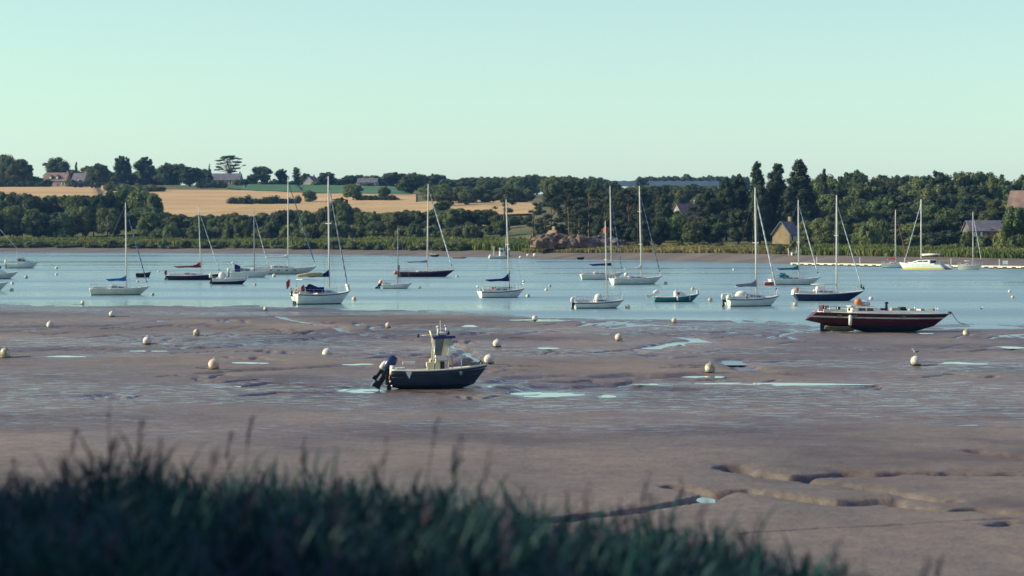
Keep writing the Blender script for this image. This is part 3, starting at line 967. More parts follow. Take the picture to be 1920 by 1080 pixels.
_r = random.Random(5)
for i in range(15):
    u = 632 + i * 14 + _r.uniform(-5, 5)
    tree_px(_r.choice(['broad0', 'broad1', 'broad3', 'broad4']), u, 331 + _r.uniform(-4, 4) - (5 if u > 720 else 0), _r.uniform(24, 38), 1640 + _r.uniform(-20, 40),
            'small round tree in the low skyline wood beyond the green crop field', 'skyline wood beyond the green crop field', 'broadleaf_tree')
for i in range(16):
    u = -60 + i * 25 + _r.uniform(-6, 6)
    tree_px(_r.choice(['bush0', 'broad2', 'broad4']), u, _r.uniform(318, 330), _r.uniform(38, 60), 1600 + _r.uniform(-10, 30),
            'low leafy shrub in the garden hedge along the hilltop', 'garden shrubs along the hilltop', 'garden_shrub', 'shrub')
for i in range(11):
    u = 455 + i * 19 + _r.uniform(-5, 5)
    tree_px(_r.choice(['bush0', 'broad2', 'darkoak1']), u, _r.uniform(331, 338), _r.uniform(26, 40), 1625 + _r.uniform(-10, 10),
            'low dark shrub behind the top edge of the green crop field', 'shrubs behind the green crop field', 'garden_shrub', 'shrub')
for i in range(17):
    u = -40 + i * 30 + _r.uniform(-9, 9)
    if 60 < u < 75 or 405 < u < 455: continue
    tree_px(_r.choice(['broad0', 'broad1', 'broad3', 'broad4', 'darkoak0']), u, _r.uniform(309, 321), _r.uniform(34, 54), 1680 + _r.uniform(-10, 40),
            'round tree filling the gaps behind the hilltop houses', 'trees behind the hilltop houses', 'broadleaf_tree')
for (u, vt, w, lab) in [(88, 334, 26, 'shrub covering one corner of the pale farmhouse'), (131, 333, 24, 'shrub between the pale farmhouse and its outbuilding'), (446, 335, 26, 'shrub at the gable end of the long farmhouse'), (400, 336, 22, 'shrub before the long farmhouse door'), (592, 338, 22, 'shrub hiding the foot of the gabled house'), (690, 341, 30, 'shrub hiding the middle of the low barn')]:
    tree_px('bush0', u, vt, w, 1535, lab, None, 'garden_shrub', 'shrub')
for (k, u, vt, w, d, lab) in [
    ('broad1', 770, 327, 54, 1400, 'big round tree at the end of the green crop field'),
    ('darkoak1', 738, 322, 50, 1560, 'dark tree rising behind the big round field tree'),
    ('broad4', 580, 356, 32, 1270, 'lone round tree at the end of the dark field hedge'),
    ('broad0', 662, 344, 46, 1290, 'round tree standing alone between the two mid fields'),
    ('broad3', 720, 349, 26, 1300, 'small round tree in the broken hedge below the green crop field'),
    ('bush0', 697, 366, 34, 1290, 'low bush filling the broken hedge below the green crop field'),
    ('bush1', 740, 369, 26, 1290, 'low bush ending the broken hedge near the big round tree'),
    ('bush0', 636, 372, 30, 1290, 'low bush beside the round tree between the two mid fields'),
]:
    tree_px(k, u, vt, w, d, lab, None, 'field_tree' if k[:4] != 'bush' else 'field_bush', 'tree' if k[:4] != 'bush' else 'bush')

for i in range(16):
    u, d = 1150 + i * 13 + _r.uniform(-6, 6), _r.uniform(860, 1150)
    put_tree(_r.choice(['broad0', 'broad2', 'broad3', 'darkoak0', 'darkoak1']), u, d, _r.uniform(9, 12.5), _r.uniform(11, 14), 'full tree filling the slope below the long glasshouse roof', 'trees below the glasshouse roof', 'woodland_tree')
# --- hedge between the wheat fields
def hedge(name, pts, hgt, wid, label, seed, leaf='leaf_dark'):
    rng = np.random.default_rng(seed)
    L = []
    for (u0, d0), (u1, d1) in zip(pts[:-1], pts[1:]):
        ln = math.hypot(gx(u1, d1) - gx(u0, d0), d1 - d0)
        n = int(ln / 1.6)
        for i in range(n):
            t = i / n
            u, d = lerp(u0, u1, t), lerp(d0, d1, t)
            h = hgt * rng.uniform(.65, 1.15)
            L.append(((gx(u, d) + rng.uniform(-.5, .5), d + rng.uniform(-.6, .6), lz(u, d) + h * .5), (wid * .6 * rng.uniform(.7, 1.2), wid * .5, h * .52)))
    V, Fq = leaf_cloud(L, 3.2, .34, rng)
    c = np.array([V[:, 0].mean(), V[:, 1].mean(), lz(pts[0][0], pts[0][1])])
    o = np_mesh(name, V - c, Fq, [M[leaf]])
    o.location = c
    tag(o, label, 'hedge')
hedge('field_hedge', [(432, 1240), (500, 1238), (566, 1240)], 4.6, 4, 'long dark hedge dividing the two golden fields', 61)
hedge('field_hedge', [(676, 1285), (745, 1282)], 3.0, 3.5, 'short broken hedge below the green crop field', 62)
hedge('garden_hedge', [(-60, 1535), (84, 1530)], 4.2, 4, 'clipped hedge leading up to the pale farmhouse', 63)
hedge('garden_hedge', [(136, 1530), (190, 1525)], 4.0, 4, 'clipped hedge between the farm outbuilding and the field', 64)
hedge('garden_hedge', [(200, 1500), (236, 1500)], 4.0, 4, 'dark hedge below the two dark oak peaks', 65)
hedge('garden_hedge', [(372, 1505), (428, 1500)], 4.4, 4, 'dark hedge in front of the long farmhouse', 66)

# --- wood along the left shore (front rows)
FW = 'trees of the wood along the far shore'
fu = [-120, -60, 0, 15, 60, 100, 140, 185, 230, 262, 288, 300, 320, 345, 370, 400, 440, 485, 515, 550, 590, 615, 638, 660, 690, 730, 765, 800, 830, 850, 880, 910, 945]
fv = [372, 368, 362, 356, 363, 367, 362, 360, 353, 349, 360, 398, 402, 404, 405, 402, 398, 402, 396, 392, 398, 384, 370, 386, 397, 396, 391, 396, 390, 392, 391, 392, 402]
for i, u in enumerate(np.arange(-110, 300, 17)):
    vt = float(np.interp(u, fu, fv)) + _r.uniform(-2, 5)
    tree_px(_r.choice(['broad0', 'broad1', 'broad2', 'broad3', 'darkoak0']), u, vt, _r.uniform(44, 62), 1010 + _r.uniform(-12, 22),
            'tall tree in the back row of the dense wood below the golden hilltop field', 'back row of the dense shore wood', 'woodland_tree')
for i, u in enumerate(np.arange(-100, 292, 20)):
    tree_px(_r.choice(['broad1', 'broad4', 'broad2', 'darkoak1']), u + _r.uniform(-5, 5), _r.uniform(384, 402), _r.uniform(40, 58), 965 + _r.uniform(-8, 10),
            'lower tree in the front row of the dense wood below the golden hilltop field', 'front row of the dense shore wood', 'woodland_tree')
for i, u in enumerate(np.arange(288, 985, 17)):
    vt = float(np.interp(u, fu, fv)) + _r.uniform(-3, 4)
    tree_px(_r.choice(['broad0', 'broad1', 'broad2', 'broad3', 'broad4', 'darkoak0']), u, vt, _r.uniform(34, 52), 950 + _r.uniform(-12, 22) - (u - 300) * .10,
            'leafy tree in the belt between the marsh and the lower golden field', 'tree belt above the marsh', 'woodland_tree')
for i, u in enumerate(np.arange(296, 960, 27)):
    tree_px(_r.choice(['bush0', 'bush1', 'broad4', 'broad2']), u + _r.uniform(-7, 7), _r.uniform(412, 428), _r.uniform(36, 50), 915 + _r.uniform(-8, 8) - (u - 300) * .12,
            'low shrubby tree at the front of the belt above the marsh', 'front shrubs of the tree belt', 'woodland_shrub', 'shrub')
for (k, u, vt, w, d, lab) in [
    ('broad2', 265, 349, 62, 985, 'largest tree at the end of the dense shore wood'),
    ('broad1', 282, 395, 50, 930, 'round tree in front of the end of the dense shore wood'),
    ('darkoak1', 638, 369, 40, 960, 'tall dark tree rising above the belt in front of the lower golden field'),
    ('darkoak0', 830, 378, 42, 930, 'dark round tree standing up against the golden field strip'),
    ('bush1', 882, 414, 34, 830, 'pale green round bush at the foot of the dark belt'),
    ('pine1', 945, 348, 56, 860, 'airy reddish pine with the golden field showing through it'),
]:
    tree_px(k, u, vt, w, d, lab, None, 'pine_tree' if k[:4] == 'pine' else 'woodland_tree')

# --- centre: wood behind, pines at the point
for i in range(64):
    u = _r.uniform(800, 1345)
    d = _r.uniform(1180, 1640) if u < 1010 else _r.uniform(1000, 1600)
    z = lz(u, d)
    vt = float(np.interp(u, [790, 870, 960, 1010, 1130, 1180, 1240, 1340], [335, 333, 331, 327, 333, 343, 345, 345])) + _r.uniform(0, 7)
    h = min(15, max(7, gz(vt, d) - z))
    if u < 1010 and d < 1330: h = min(h, 9)
    put_tree(_r.choice(['broad0', 'broad1', 'broad2', 'broad3', 'broad4', 'darkoak0']), u, d, h, _r.uniform(9, 15), 'round tree in the distant wood behind the point with the pines', 'distant wood behind the point', 'woodland_tree')
for i, u in enumerate(np.arange(795, 1345, 15)):
    d = 1640 if u < 1140 else 1700
    vt = float(np.interp(u, [790, 870, 960, 1010, 1130, 1180, 1240, 1340], [335, 333, 331, 327, 333, 344, 346, 346]))
    if u > 1140: continue
    tree_px(_r.choice(['broad0', 'broad1', 'broad2', 'broad3']), u, vt + _r.uniform(-3, 3), _r.uniform(26, 38), d, 'small treetop along the crest of the distant wood', 'crest of the distant wood', 'woodland_tree')
for i, u in enumerate(np.arange(1200, 1400, 11)):
    tree_px(_r.choice(['broad0', 'broad1', 'broad3']), u, 328 + _r.uniform(-3, 4) + max(0, (1250 - u) * .1), _r.uniform(16, 26), 2180, 'tiny far treetop behind the long greenhouse roof', 'far trees behind the greenhouse roof', 'woodland_tree')
for i, u in enumerate(np.arange(850, 1000, 22)):
    tree_px(_r.choice(['broad0', 'broad1', 'broad3']), u, 352 + _r.uniform(-4, 4), _r.uniform(34, 46), 1230, 'round tree lining the top of the lower golden field', 'trees lining the top of the lower golden field', 'woodland_tree')
for (k, u, vt, w, d) in [('pine0', 1000, 378, 52, 760), ('pine1', 1035, 360, 60, 770), ('pine2', 1068, 352, 62, 775), ('conifer1', 1085, 340, 62, 800), ('pine0', 1105, 350, 66, 765),
                         ('pine2', 1135, 356, 56, 745), ('conifer1', 1160, 345, 58, 790), ('pine1', 1180, 352, 60, 760), ('conifer1', 1205, 350, 60, 760), ('pine0', 1232, 356, 58, 745),
                         ('pine1', 1020, 400, 44, 745), ('pine2', 1085, 392, 50, 735), ('conifer1', 1120, 342, 64, 810)]:
    tree_px(k, u, vt, w, d, 'dark pine in the clump on the rocky point', 'pines on the rocky point', 'pine_tree')
for (k, u, vt, w, d) in [('conifer1', 1330, 352, 64, 720), ('conifer1', 1362, 330, 66, 730), ('conifer1', 1245, 362, 56, 730), ('broad1', 1270, 400, 50, 690), ('darkoak0', 1235, 405, 46, 690), ('pine2', 1312, 375, 56, 700),
                         ('conifer1', 1385, 325, 64, 740), ('broad0', 1300, 415, 52, 680), ('darkoak1', 1340, 400, 56, 680), ('darkoak0', 1385, 390, 56, 690), ('darkoak1', 1205, 410, 46, 690)]:
    tree_px(k, u, vt, w, d, 'dark tree in the shaded wood between the point and the tall conifers', 'shaded wood beside the tall conifers', 'woodland_tree')
for (k, u, vt, w, d, lab) in [
    ('conifer2', 1420, 301, 72, 730, 'tall ragged topped conifer behind a tall white mast'),
    ('conifer2', 1456, 305, 96, 735, 'broad conifer in the middle of the tall dark group'),
    ('conifer0', 1499, 297, 108, 725, 'tallest pointed conifer of the dark group'),
    ('conifer1', 1425, 345, 64, 690, 'lower dark conifer in front of the tall group'),
    ('conifer1', 1478, 350, 60, 690, 'dark conifer hanging over the small gabled cottage'),
    ('conifer2', 1545, 315, 34, 820, 'small conifer just past the tallest pointed one'),
    ('bush1', 1630, 405, 48, 612, 'pale grey green bushy tree behind the pontoon'),
    ('bush0', 1655, 408, 36, 620, 'darker bushy tree beside the pale grey green one'),
    ('broad4', 1905, 385, 60, 560, 'leafy tree below the tiled house roof at the picture edge'),
]:
    tree_px(k, u, vt, w, d, lab, None, 'conifer_tree' if k[:4] == 'coni' else 'bushy_tree')
ru = [1500, 1545, 1570, 1600, 1640, 1680, 1720, 1760, 1800, 1855, 1890, 1920, 2000, 2100]
rv = [330, 322, 330, 317, 333, 320, 330, 318, 327, 322, 332, 330, 325, 330]
for j, (d0, dv, w0) in enumerate([(900, 0, 60), (840, 20, 62), (780, 42, 62), (720, 64, 62), (670, 88, 58), (630, 108, 54)]):
    for u in np.arange(1520 + (j % 2) * 12 + (30 if j == 5 else 0), 2080, 27 if j else 22):
        if j == 5 and 1795 < u < 1900: continue
        vt = float(np.interp(u, ru, rv)) + dv + _r.uniform(-5, 7)
        tree_px(_r.choice(['broad0', 'broad1', 'broad2', 'broad3', 'broad4', 'darkoak0', 'darkoak1'] ), u + _r.uniform(-6, 6), vt, w0 * _r.uniform(.85, 1.25), d0 + _r.uniform(-18, 18),
                ['treetop along the skyline of the wooded hill behind the pontoon', 'leafy tree high on the wooded hill behind the pontoon', 'leafy tree halfway up the wooded hill behind the pontoon',
                 'leafy tree in the middle of the wooded hill behind the pontoon', 'leafy tree low on the wooded hill behind the pontoon', 'leafy tree at the foot of the wooded hill behind the pontoon'][j], 'wooded hill row %d' % (j + 1), 'woodland_tree')
for u in np.arange(1500, 2050, 24):
    if 1440 < u < 1500: continue
    tree_px(_r.choice(['bush0', 'bush1']), u + _r.uniform(-6, 6), _r.uniform(455, 464), _r.uniform(30, 46), float(d_shore(u)) + 42 + _r.uniform(-4, 8), 'low green bush on the bank above the pontoon', 'bushes on the bank above the pontoon', 'shore_bush', 'bush')
for u in np.arange(-70, 860, 21) + np.random.default_rng(3).uniform(-9, 9, 45)[:len(np.arange(-70, 860, 21))]:
    tree_px(_r.choice(['bush0', 'bush0', 'bush1']), u + _r.uniform(-6, 6), _r.uniform(446, 459), _r.uniform(20, 52), float(d_shore(u)) + 20 + _r.uniform(-2, 8), 'rounded dark bush along the water side of the marsh', 'bushes along the marsh edge', 'shore_bush', 'bush')
for u in np.arange(1180, 1480, 23):
    tree_px(_r.choice(['bush0', 'bush1']), u + _r.uniform(-6, 6), _r.uniform(452, 463), _r.uniform(24, 36), float(d_shore(u)) + 55 + _r.uniform(-4, 8), 'low bush under the shaded wood beside the tall conifers', 'bushes under the shaded wood', 'shore_bush', 'bush')

# --- marsh grass on the far shore: upright tufts of blades
M['marsh'] = mat('marsh', (.075, .115, .030), .85, col2=(.17, .18, .055), scale=.05, spec=.1, trans=.25, stretch=(.4, 1, 1))
M['dry_grass'] = mat('dry_grass', (.13, .13, .045), .9, col2=(.27, .22, .09), scale=.06, spec=.1, trans=.2, stretch=(.4, 1, 1))
def tufts(name, n, u0, u1, e0, e1, h0, h1, m, label, seed, wid=.35):
    rng = np.random.default_rng(seed)
    u = rng.uniform(u0, u1, n); e = e0 + (e1 - e0) * rng.uniform(0, 1, n) ** 1.3
    d = d_shore(u) + e
    x = (u - 960) / FPX * d
    z = land_z(u, d)
    h = rng.uniform(h0, h1, n) * (1 + .5 * vnoise(x / 7, d / 7, 77))
    Vs, Fs = [], []
    for k in range(2):
        a = rng.uniform(0, pi, n)
        w = wid * rng.uniform(.6, 1.4, n)
        lx, ly = rng.normal(0, .25, n), rng.normal(0, .25, n)
        p = np.stack([x, d, z - .1], -1)
        dx = np.stack([np.cos(a) * w, np.sin(a) * w, 0 * a], -1)
        tp = np.stack([x + lx, d + ly, z + h], -1)
        mid = (p + tp) / 2 + np.stack([lx * .1, ly * .1, h * .12], -1)
        Vs.append(np.stack([p - dx * .6, p + dx * .6, mid + dx, tp, mid - dx], 1).reshape(-1, 3))
        Fs.append(np.arange(n * 5).reshape(-1, 5) + k * n * 5)
    V = np.concatenate(Vs); c = V.mean(0)
    o = np_mesh(name, V - c, np.concatenate(Fs), [m])
    o.location = c
    tag(o, label, 'grass', kind='stuff')
tufts('marsh_grass', 26000, -260, 1000, 29, 92, 1.7, 2.7, M['marsh'], 'bright green marsh reeds along the far shore', 71)
tufts('shore_grass', 12000, 980, 1520, 17, 62, .5, 1.1, M['dry_grass'], 'yellowish grass on the bank below the dark pines', 72, .3)
tufts('bank_grass', 12000, 1500, 2200, 15, 52, .8, 1.9, M['marsh'], 'green grass on the bank above the pontoon', 73, .3)

for (u, vt, w, d, lab) in [(1815, 428, 34, 570, 'bush covering the near wall of the grey roofed house'), (1845, 436, 36, 568, 'low bush in front of the grey roofed house'), (1880, 424, 44, 566, 'tall bush beside the grey roofed house'), (1462, 455, 26, 600, 'bush at the foot of the cottage gable'), (1492, 446, 26, 600, 'bush beside the cottage roof')]:
    tree_px('bush0' if u != 1880 else 'bush1', u, vt, w, d, lab, None, 'garden_bush', 'bush')

for i, u in enumerate(np.arange(1010, 1345, 19)):
    tree_px(_r.choice(['bush0', 'darkoak0', 'darkoak1']), u + _r.uniform(-6, 6), _r.uniform(404, 424), _r.uniform(34, 50), 770 + _r.uniform(-10, 20) - (u - 1000) * .12, 'dark undergrowth bush under the pines behind the rocky point', 'undergrowth behind the rocky point', 'undergrowth_bush', 'bush')

for (u, vt, w, d, lab) in [(208, 344, 34, 1425, 'round bush where the two hilltop fields meet'), (232, 343, 40, 1420, 'dark bush between the two hilltop fields'), (258, 345, 38, 1415, 'middle bush of the row closing the upper golden field'), (282, 344, 36, 1420, 'bush next to the last one closing the upper golden field'), (300, 348, 28, 1425, 'last bush of the row closing the upper golden field')]:
    tree_px('bush0', u, vt, w, d, lab, None, 'field_bush', 'bush')
for (k, u, vt, w, d, lab) in [('darkoak0', 1262, 392, 46, 770, 'dark tree hiding the pale gable of the terracotta roofed house'), ('broad2', 1300, 404, 44, 765, 'leafy tree below the terracotta roofed house'), ('darkoak1', 1205, 334, 30, 1600, 'dark treetop breaking the long glasshouse roof line')]:
    tree_px(k, u, vt, w, d, lab, None, 'woodland_tree')
# ------------------------------------------------------------------ buildings and rocks on the far side
M['slate'] = mat('slate', (.10, .10, .12), .8, col2=(.16, .15, .16), scale=.5, spec=.2)
M['tile_roof'] = mat('tile_roof', (.15, .105, .09), .85, col2=(.24, .165, .13), scale=.5, spec=.2)
M['stone_wall'] = mat('stone_wall', (.20, .19, .18), .9, col2=(.32, .30, .26), scale=.7, spec=.1)
M['render_wall'] = mat('render_wall', (.40, .35, .26), .9, col2=(.50, .45, .35), scale=.4, spec=.1)
M['timber_gable'] = mat('timber_gable', (.25, .18, .10), .85, col2=(.34, .25, .15), scale=.8, spec=.1)
M['shutter_white'] = mat('shutter_white', (.7, .7, .68), .6, var=.05)
M['greenhouse'] = mat('greenhouse', (.25, .27, .34), .5, col2=(.33, .35, .42), scale=.05, spec=.5)
M['rock'] = mat('rock', (.085, .058, .045), .9, col2=(.22, .15, .095), scale=.9, spec=.15, bump=.9, bscale=1.6)
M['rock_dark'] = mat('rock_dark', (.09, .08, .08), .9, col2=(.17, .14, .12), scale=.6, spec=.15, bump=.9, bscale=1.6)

def house(name, u, d, wid, dep, wall_h, roof_h, rz, roof, wall, label, windows=3, dormer=False, chimney=True, z=None):
    r = empty(name, (gx(u, d), d, (lz(u, d) if z is None else z) - .3), rz)
    tag(r, label, 'house')
    mb = MB().use(wall)
    w2, d2 = wid / 2, dep / 2
    V = [(-w2, -d2, 0), (w2, -d2, 0), (w2, d2, 0), (-w2, d2, 0), (-w2, -d2, wall_h), (w2, -d2, wall_h), (w2, d2, wall_h), (-w2, d2, wall_h), (-w2, 0, wall_h + roof_h), (w2, 0, wall_h + roof_h)]
    mb.add(V, [(0, 1, 5, 4), (2, 3, 7, 6), (1, 2, 6, 9, 5), (3, 0, 4, 8, 7), (3, 2, 1, 0)])
    mb.build('wall', r)
    mb = MB().use(roof)
    k = .35; sl = roof_h / d2
    for s in (-1, 1):
        a, b = (-w2 - k, s * (d2 + k), wall_h - k * sl + .02), (w2 + k, s * (d2 + k), wall_h - k * sl + .02)
        c, e = (w2 + k, 0, wall_h + roof_h + .02), (-w2 - k, 0, wall_h + roof_h + .02)
        up = Vector((0, s * .12, .18))
        mb.add([a, b, c, e] + [tuple(Vector(p) + up) for p in (a, b, c, e)], [(3, 2, 1, 0) if s < 0 else (0, 1, 2, 3), (4, 5, 6, 7) if s < 0 else (7, 6, 5, 4), (0, 1, 5, 4), (1, 2, 6, 5), (2, 3, 7, 6), (3, 0, 4, 7)])
    ro = mb.build('roof', r)
    if chimney:
        MB().use(wall).box((w2 - .8, 0, wall_h + roof_h + .5), (.9, .7, 1.7)).build('chimney', ro)
    n = windows
    for i in range(n):
        x = -w2 + wid * (i + .5) / n
        if i == n // 2 and n > 2:
            MB().use('varnish').box((x, -d2 - .04, 1.05), (1.0, .1, 2.1)).build('door', r)
            continue
        f = MB().use('glass_dark').box((x, -d2 - .02, wall_h * .55), (1.1, .06, 1.3)).build('window', r)
        for _s in (-.85, .85):
            MB().use('shutter_white').box((x + _s, -d2 - .04, wall_h * .55), (.5, .08, 1.35)).build('shutter', f)
    if dormer:
        for i in range(2):
            x = -w2 + wid * (.30 + .30 * i)
            mb = MB().use(wall).box((x, -d2 * .55, wall_h + roof_h * .38), (1.8, d2 * .8, 1.9))
            dm = mb.build('dormer', r)
            MB().use(roof).prism([(x - 1.2, wall_h + roof_h * .38 + .95), (x + 1.2, wall_h + roof_h * .38 + .95), (x, wall_h + roof_h * .38 + 1.9)], -d2 * .98, -d2 * .1).build('dormer_roof', dm)
            MB().use('shutter_white').box((x, -d2 * .955, wall_h + roof_h * .38 + .1), (.9, .06, 1.1)).build('window', dm)
    return r
house('farmhouse', 108, 1560, 15.5, 9, 4.2, 5.2, radians(-14), 'tile_roof', 'stone_wall', 'pale stone farmhouse with steep roof and dormers on the hilltop', 4, True)
house('outbuilding', 151, 1580, 9, 8, 3.6, 5.0, radians(-18), 'slate', 'stone_wall', 'small slate roofed outbuilding beside the pale farmhouse', 2)
house('long_farmhouse', 424, 1575, 20, 9, 3.6, 4.2, radians(-8), 'slate', 'stone_wall', 'long grey roofed farmhouse beneath the flat topped cedar', 5)
house('gabled_house', 584, 1590, 7, 8, 2.6, 3.6, radians(60), 'slate', 'stone_wall', 'small gabled house half hidden behind the green crop field', 2)
house('long_barn', 690, 1600, 13, 9, 2.4, 2.8, radians(-6), 'slate', 'stone_wall', 'low bluish roofed barn above the green crop field', 3, chimney=False)
house('cottage', 1474, 618, 6, 4.8, 2.6, 3.0, radians(58), 'slate', 'timber_gable', 'small cottage with a sunlit timber gable under the tall conifers', 2, z=gz(455, 618))
house('bungalow', 1852, 590, 10.5, 7, 1.6, 2.4, radians(6), 'slate', 'rock_dark', 'low grey roofed house among bushes above the pontoon', 3, z=gz(443, 590))
house('tiled_house', 1925, 640, 8, 8, 4.5, 4.2, radians(-25), 'tile_roof', 'stone_wall', 'house with orange tiled roof poking out of the wood at the picture edge', 3, z=gz(418, 640))
house('hillside_house', 1288, 800, 8, 8, 3.6, 4.0, radians(28), 'tile_roof', 'stone_wall', 'house with pale terracotta roof among the dark trees', 3, z=gz(424, 800))
g = house('stone_hut', 1037, 705, 2.2, 2.2, 1.1, .8, radians(-35), 'weathered_wood', 'timber_gable', 'tiny sunlit hut on top of the brown rocky point', 1, z=gz(444, 705) + .1)
# long glasshouse far behind
r = empty('greenhouse', (gx(1245, 2050), 2050, gz(347, 2050)), radians(2))
tag(r, 'long pale glasshouse roof behind the distant wood', 'greenhouse')
MB().use('greenhouse').box((0, 0, 1.0), (92, 18, 4.0)).build('wall', r)
for i in range(12):
    x0 = -46 + i * 92 / 12
    MB().use('greenhouse').prism([(x0, 3.02), (x0 + 7.6, 3.02), (x0 + 3.8, 3.7)], -9, 9).build('roof_bay', r)

# rocky point
def rock(u, v, d, sx, sy, sz, seed, label, dark=False):
    rng = np.random.default_rng(seed)
    mb = MB().use('rock_dark' if dark else 'rock')
    nu, nv = 18, 10
    V, Fs = [], []
    ph = rng.uniform(0, 6.28, 12); fr = rng.integers(1, 6, 12)
    for i in range(nv + 1):
        th = pi / 2 * i / nv * 1.15
        for j in range(nu):
            p = 2 * pi * j / nu
            k = 1 + .24 * round(sin(fr[0] * p + ph[0] + 2 * th) * 2) / 2 + .12 * sin(fr[1] * p + ph[1]) + .10 * sin(5 * th + fr[2] * p + ph[2]) + rng.uniform(-.16, .16)
            V.append((sx * k * sin(th) * cos(p), sy * k * sin(th) * sin(p), sz * max(0, cos(th)) ** .7 * (1 + .15 * sin(fr[3] * p + ph[3])) - .4 * (i == nv)))
    for i in range(nv):
        for j in range(nu):
            a, b = i * nu + j, i * nu + (j + 1) % nu
            Fs.append((a, a + nu, b + nu, b))
    mb.add(V, Fs)
    o = mb.build('rock', loc=(gx(u, d), d, gz(v, d)))
    tag(o, label, 'rock')
for (u, v, d, sx, sy, sz, sd, lab, dk) in [(a, b + .5, c, e * 1.12, f_, g_ * .82, h_, i_, j_) for (a, b, c, e, f_, g_, h_, i_, j_) in [
    (1022, 463, 690, 3.6, 3, 4.0, 1, 'sunlit brown boulder at the tip of the rocky point', False),
    (1042, 463, 694, 4.2, 3, 4.5, 2, 'broad flat topped boulder under the tiny hut', False),
    (1064, 463, 690, 2.6, 2.4, 3.2, 3, 'cracked reddish boulder next to the broad flat topped one', False),
    (1082, 463, 694, 3.6, 3, 4.0, 4, 'tall brown boulder in the middle of the rocky point', False),
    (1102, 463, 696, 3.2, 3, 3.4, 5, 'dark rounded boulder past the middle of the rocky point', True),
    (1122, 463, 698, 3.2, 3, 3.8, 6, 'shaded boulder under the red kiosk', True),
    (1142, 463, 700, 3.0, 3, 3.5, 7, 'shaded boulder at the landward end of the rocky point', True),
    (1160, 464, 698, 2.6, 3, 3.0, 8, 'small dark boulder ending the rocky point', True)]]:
    rock(u, v, d, sx, sy, sz, sd, lab, dk)
r = empty('kiosk', (gx(1137, 703), 703, gz(436, 703)), .3)
tag(r, 'small red kiosk with pale awning on the rocky point', 'kiosk')
r.scale = (.62, .62, .62)
MB().use('red_paint').box((0, 0, .9), (2.4, 2, 2.2)).build('wall', r)
MB().use('cloth_white').box((1.9, -.6, 1.3), (2.6, 2.2, .12), ry=.12).build('awning', r)
MB().use('steel').tube([(3.0, -1.4, -.5), (3.0, -1.4, 1.2)], .05).build('awning_post', r)
MB().use('tile_roof').prism([(-1.4, 2.0), (1.4, 2.0), (0, 2.7)], -1.2, 1.2).build('roof', r)

# tractor and farm machines on the top field
def tractor(u, v, d, rz, sc, label, colr):
    r = empty('tractor', (gx(u, d), d, lz(u, d) + .35), rz)
    r.scale = (sc,) * 3
    tag(r, label, 'tractor')
    MB().use(colr).box((.9, 0, 1.3), (1.9, .8, .8)).box((-.5, 0, 1.0), (1.2, 1.1, .5)).build('body', r)
    c = MB().use('glass_dark').box((-.5, 0, 2.1), (1.3, 1.3, 1.4), taper=(.9, .9)).build('cab', r)
    MB().use('cloth_white').box((-.5, 0, 2.86), (1.45, 1.45, .12)).build('roof', c)
    for (x, y, q) in ((-.7, .85, .85), (-.7, -.85, .85), (1.4, .75, .5), (1.4, -.75, .5)):
        w = MB().use('black_rubber').tube([(x, y - .2, q), (x, y + .2, q)], q, 16).build('wheel', r)
tractor(148, 352, land_hit(148, 353), radians(200), 1.7, 'dark tractor parked at the edge of the hilltop field', 'navy_paint')
r = empty('farm_trailer', (gx(176, 1490), 1490, lz(176, 1490) + .4), radians(15))
tag(r, 'low rusty trailer behind the dark tractor', 'trailer')
MB().use('maroon_paint').box((0, 0, 1.3), (6, 2.4, .9)).build('body', r)
for x in (-1.2, 1.2):
    for y in (-1.1, 1.1):
        MB().use('black_rubber').tube([(x, y - .15, .55), (x, y + .15, .55)], .55, 12).build('wheel', r)
r = empty('parked_car', (gx(219, 1490), 1490, lz(219, 1490) + .3), radians(20))
tag(r, 'small white car parked by the hedge below the dark oaks', 'car')
MB().use('white_gelcoat').box((0, 0, .65), (4.0, 1.7, .6), taper=(.95, .92)).build('body', r)
MB().use('glass_dark').box((-.2, 0, 1.2), (2.2, 1.5, .55), taper=(.7, .85)).build('cabin', r)
for x in (-1.2, 1.2):
    for y in (-.8, .8):
        MB().use('black_rubber').tube([(x, y - .1, .32), (x, y + .1, .32)], .32, 12).build('wheel', r)

# ------------------------------------------------------------------ pontoon
pA = (gx(1488, dwl(497.5)), dwl(497.5)); pB = (gx(1990, dwl(505.5)), dwl(505.5))
ang = atan2(pB[1] - pA[1], pB[0] - pA[0]); ln = math.hypot(pB[0] - pA[0], pB[1] - pA[1])
r = empty('pontoon', (pA[0], pA[1], 0), ang)
tag(r, 'long floating pontoon with pale fascia and dark floats below the wooded hill', 'pontoon')
nsec = int(ln / 2.4)
_fl = None; _fs = None
for i in range(nsec):
    x = (i + .5) * 2.4
    if _fl is None:
        _fs = MB().use('cream_gelcoat').box((0, 0, 0), (2.36, 2.2, .16)).box((-.85, 0, -.2), (.6, 2.1, .22)).box((.85, 0, -.2), (.6, 2.1, .22)).build('deck_section', r, loc=(x, 0, .52))
        _fl = MB().use('black_rubber').box((0, 0, 0), (1.1, 2.16, .44)).build('float', r, loc=(x, 0, .20))
    else:
        for q, zz in ((_fs, .52), (_fl, .20)):
            c = q.copy(); COL.objects.link(c); c.parent = r; c.location = (x, 0, zz)
for i in range(5):
    MB().use('steel').tube([(6 + i * 13, 1.3, -1), (6 + i * 13, 1.3, 2.0)], .12, 8).build('pile', r)
r = empty('notice_board', (gx(1885, 507), 507, .60), radians(-8))
tag(r, 'blank white notice board standing on the pontoon', 'sign')
MB().use('shutter_white').box((0, 0, .75), (1.05, .06, .75)).build('panel', r)
for _s in (-.4, .4):
    MB().use('steel').tube([(_s, 0.05, 0), (_s, 0.05, 1.1)], .03).build('post', r)
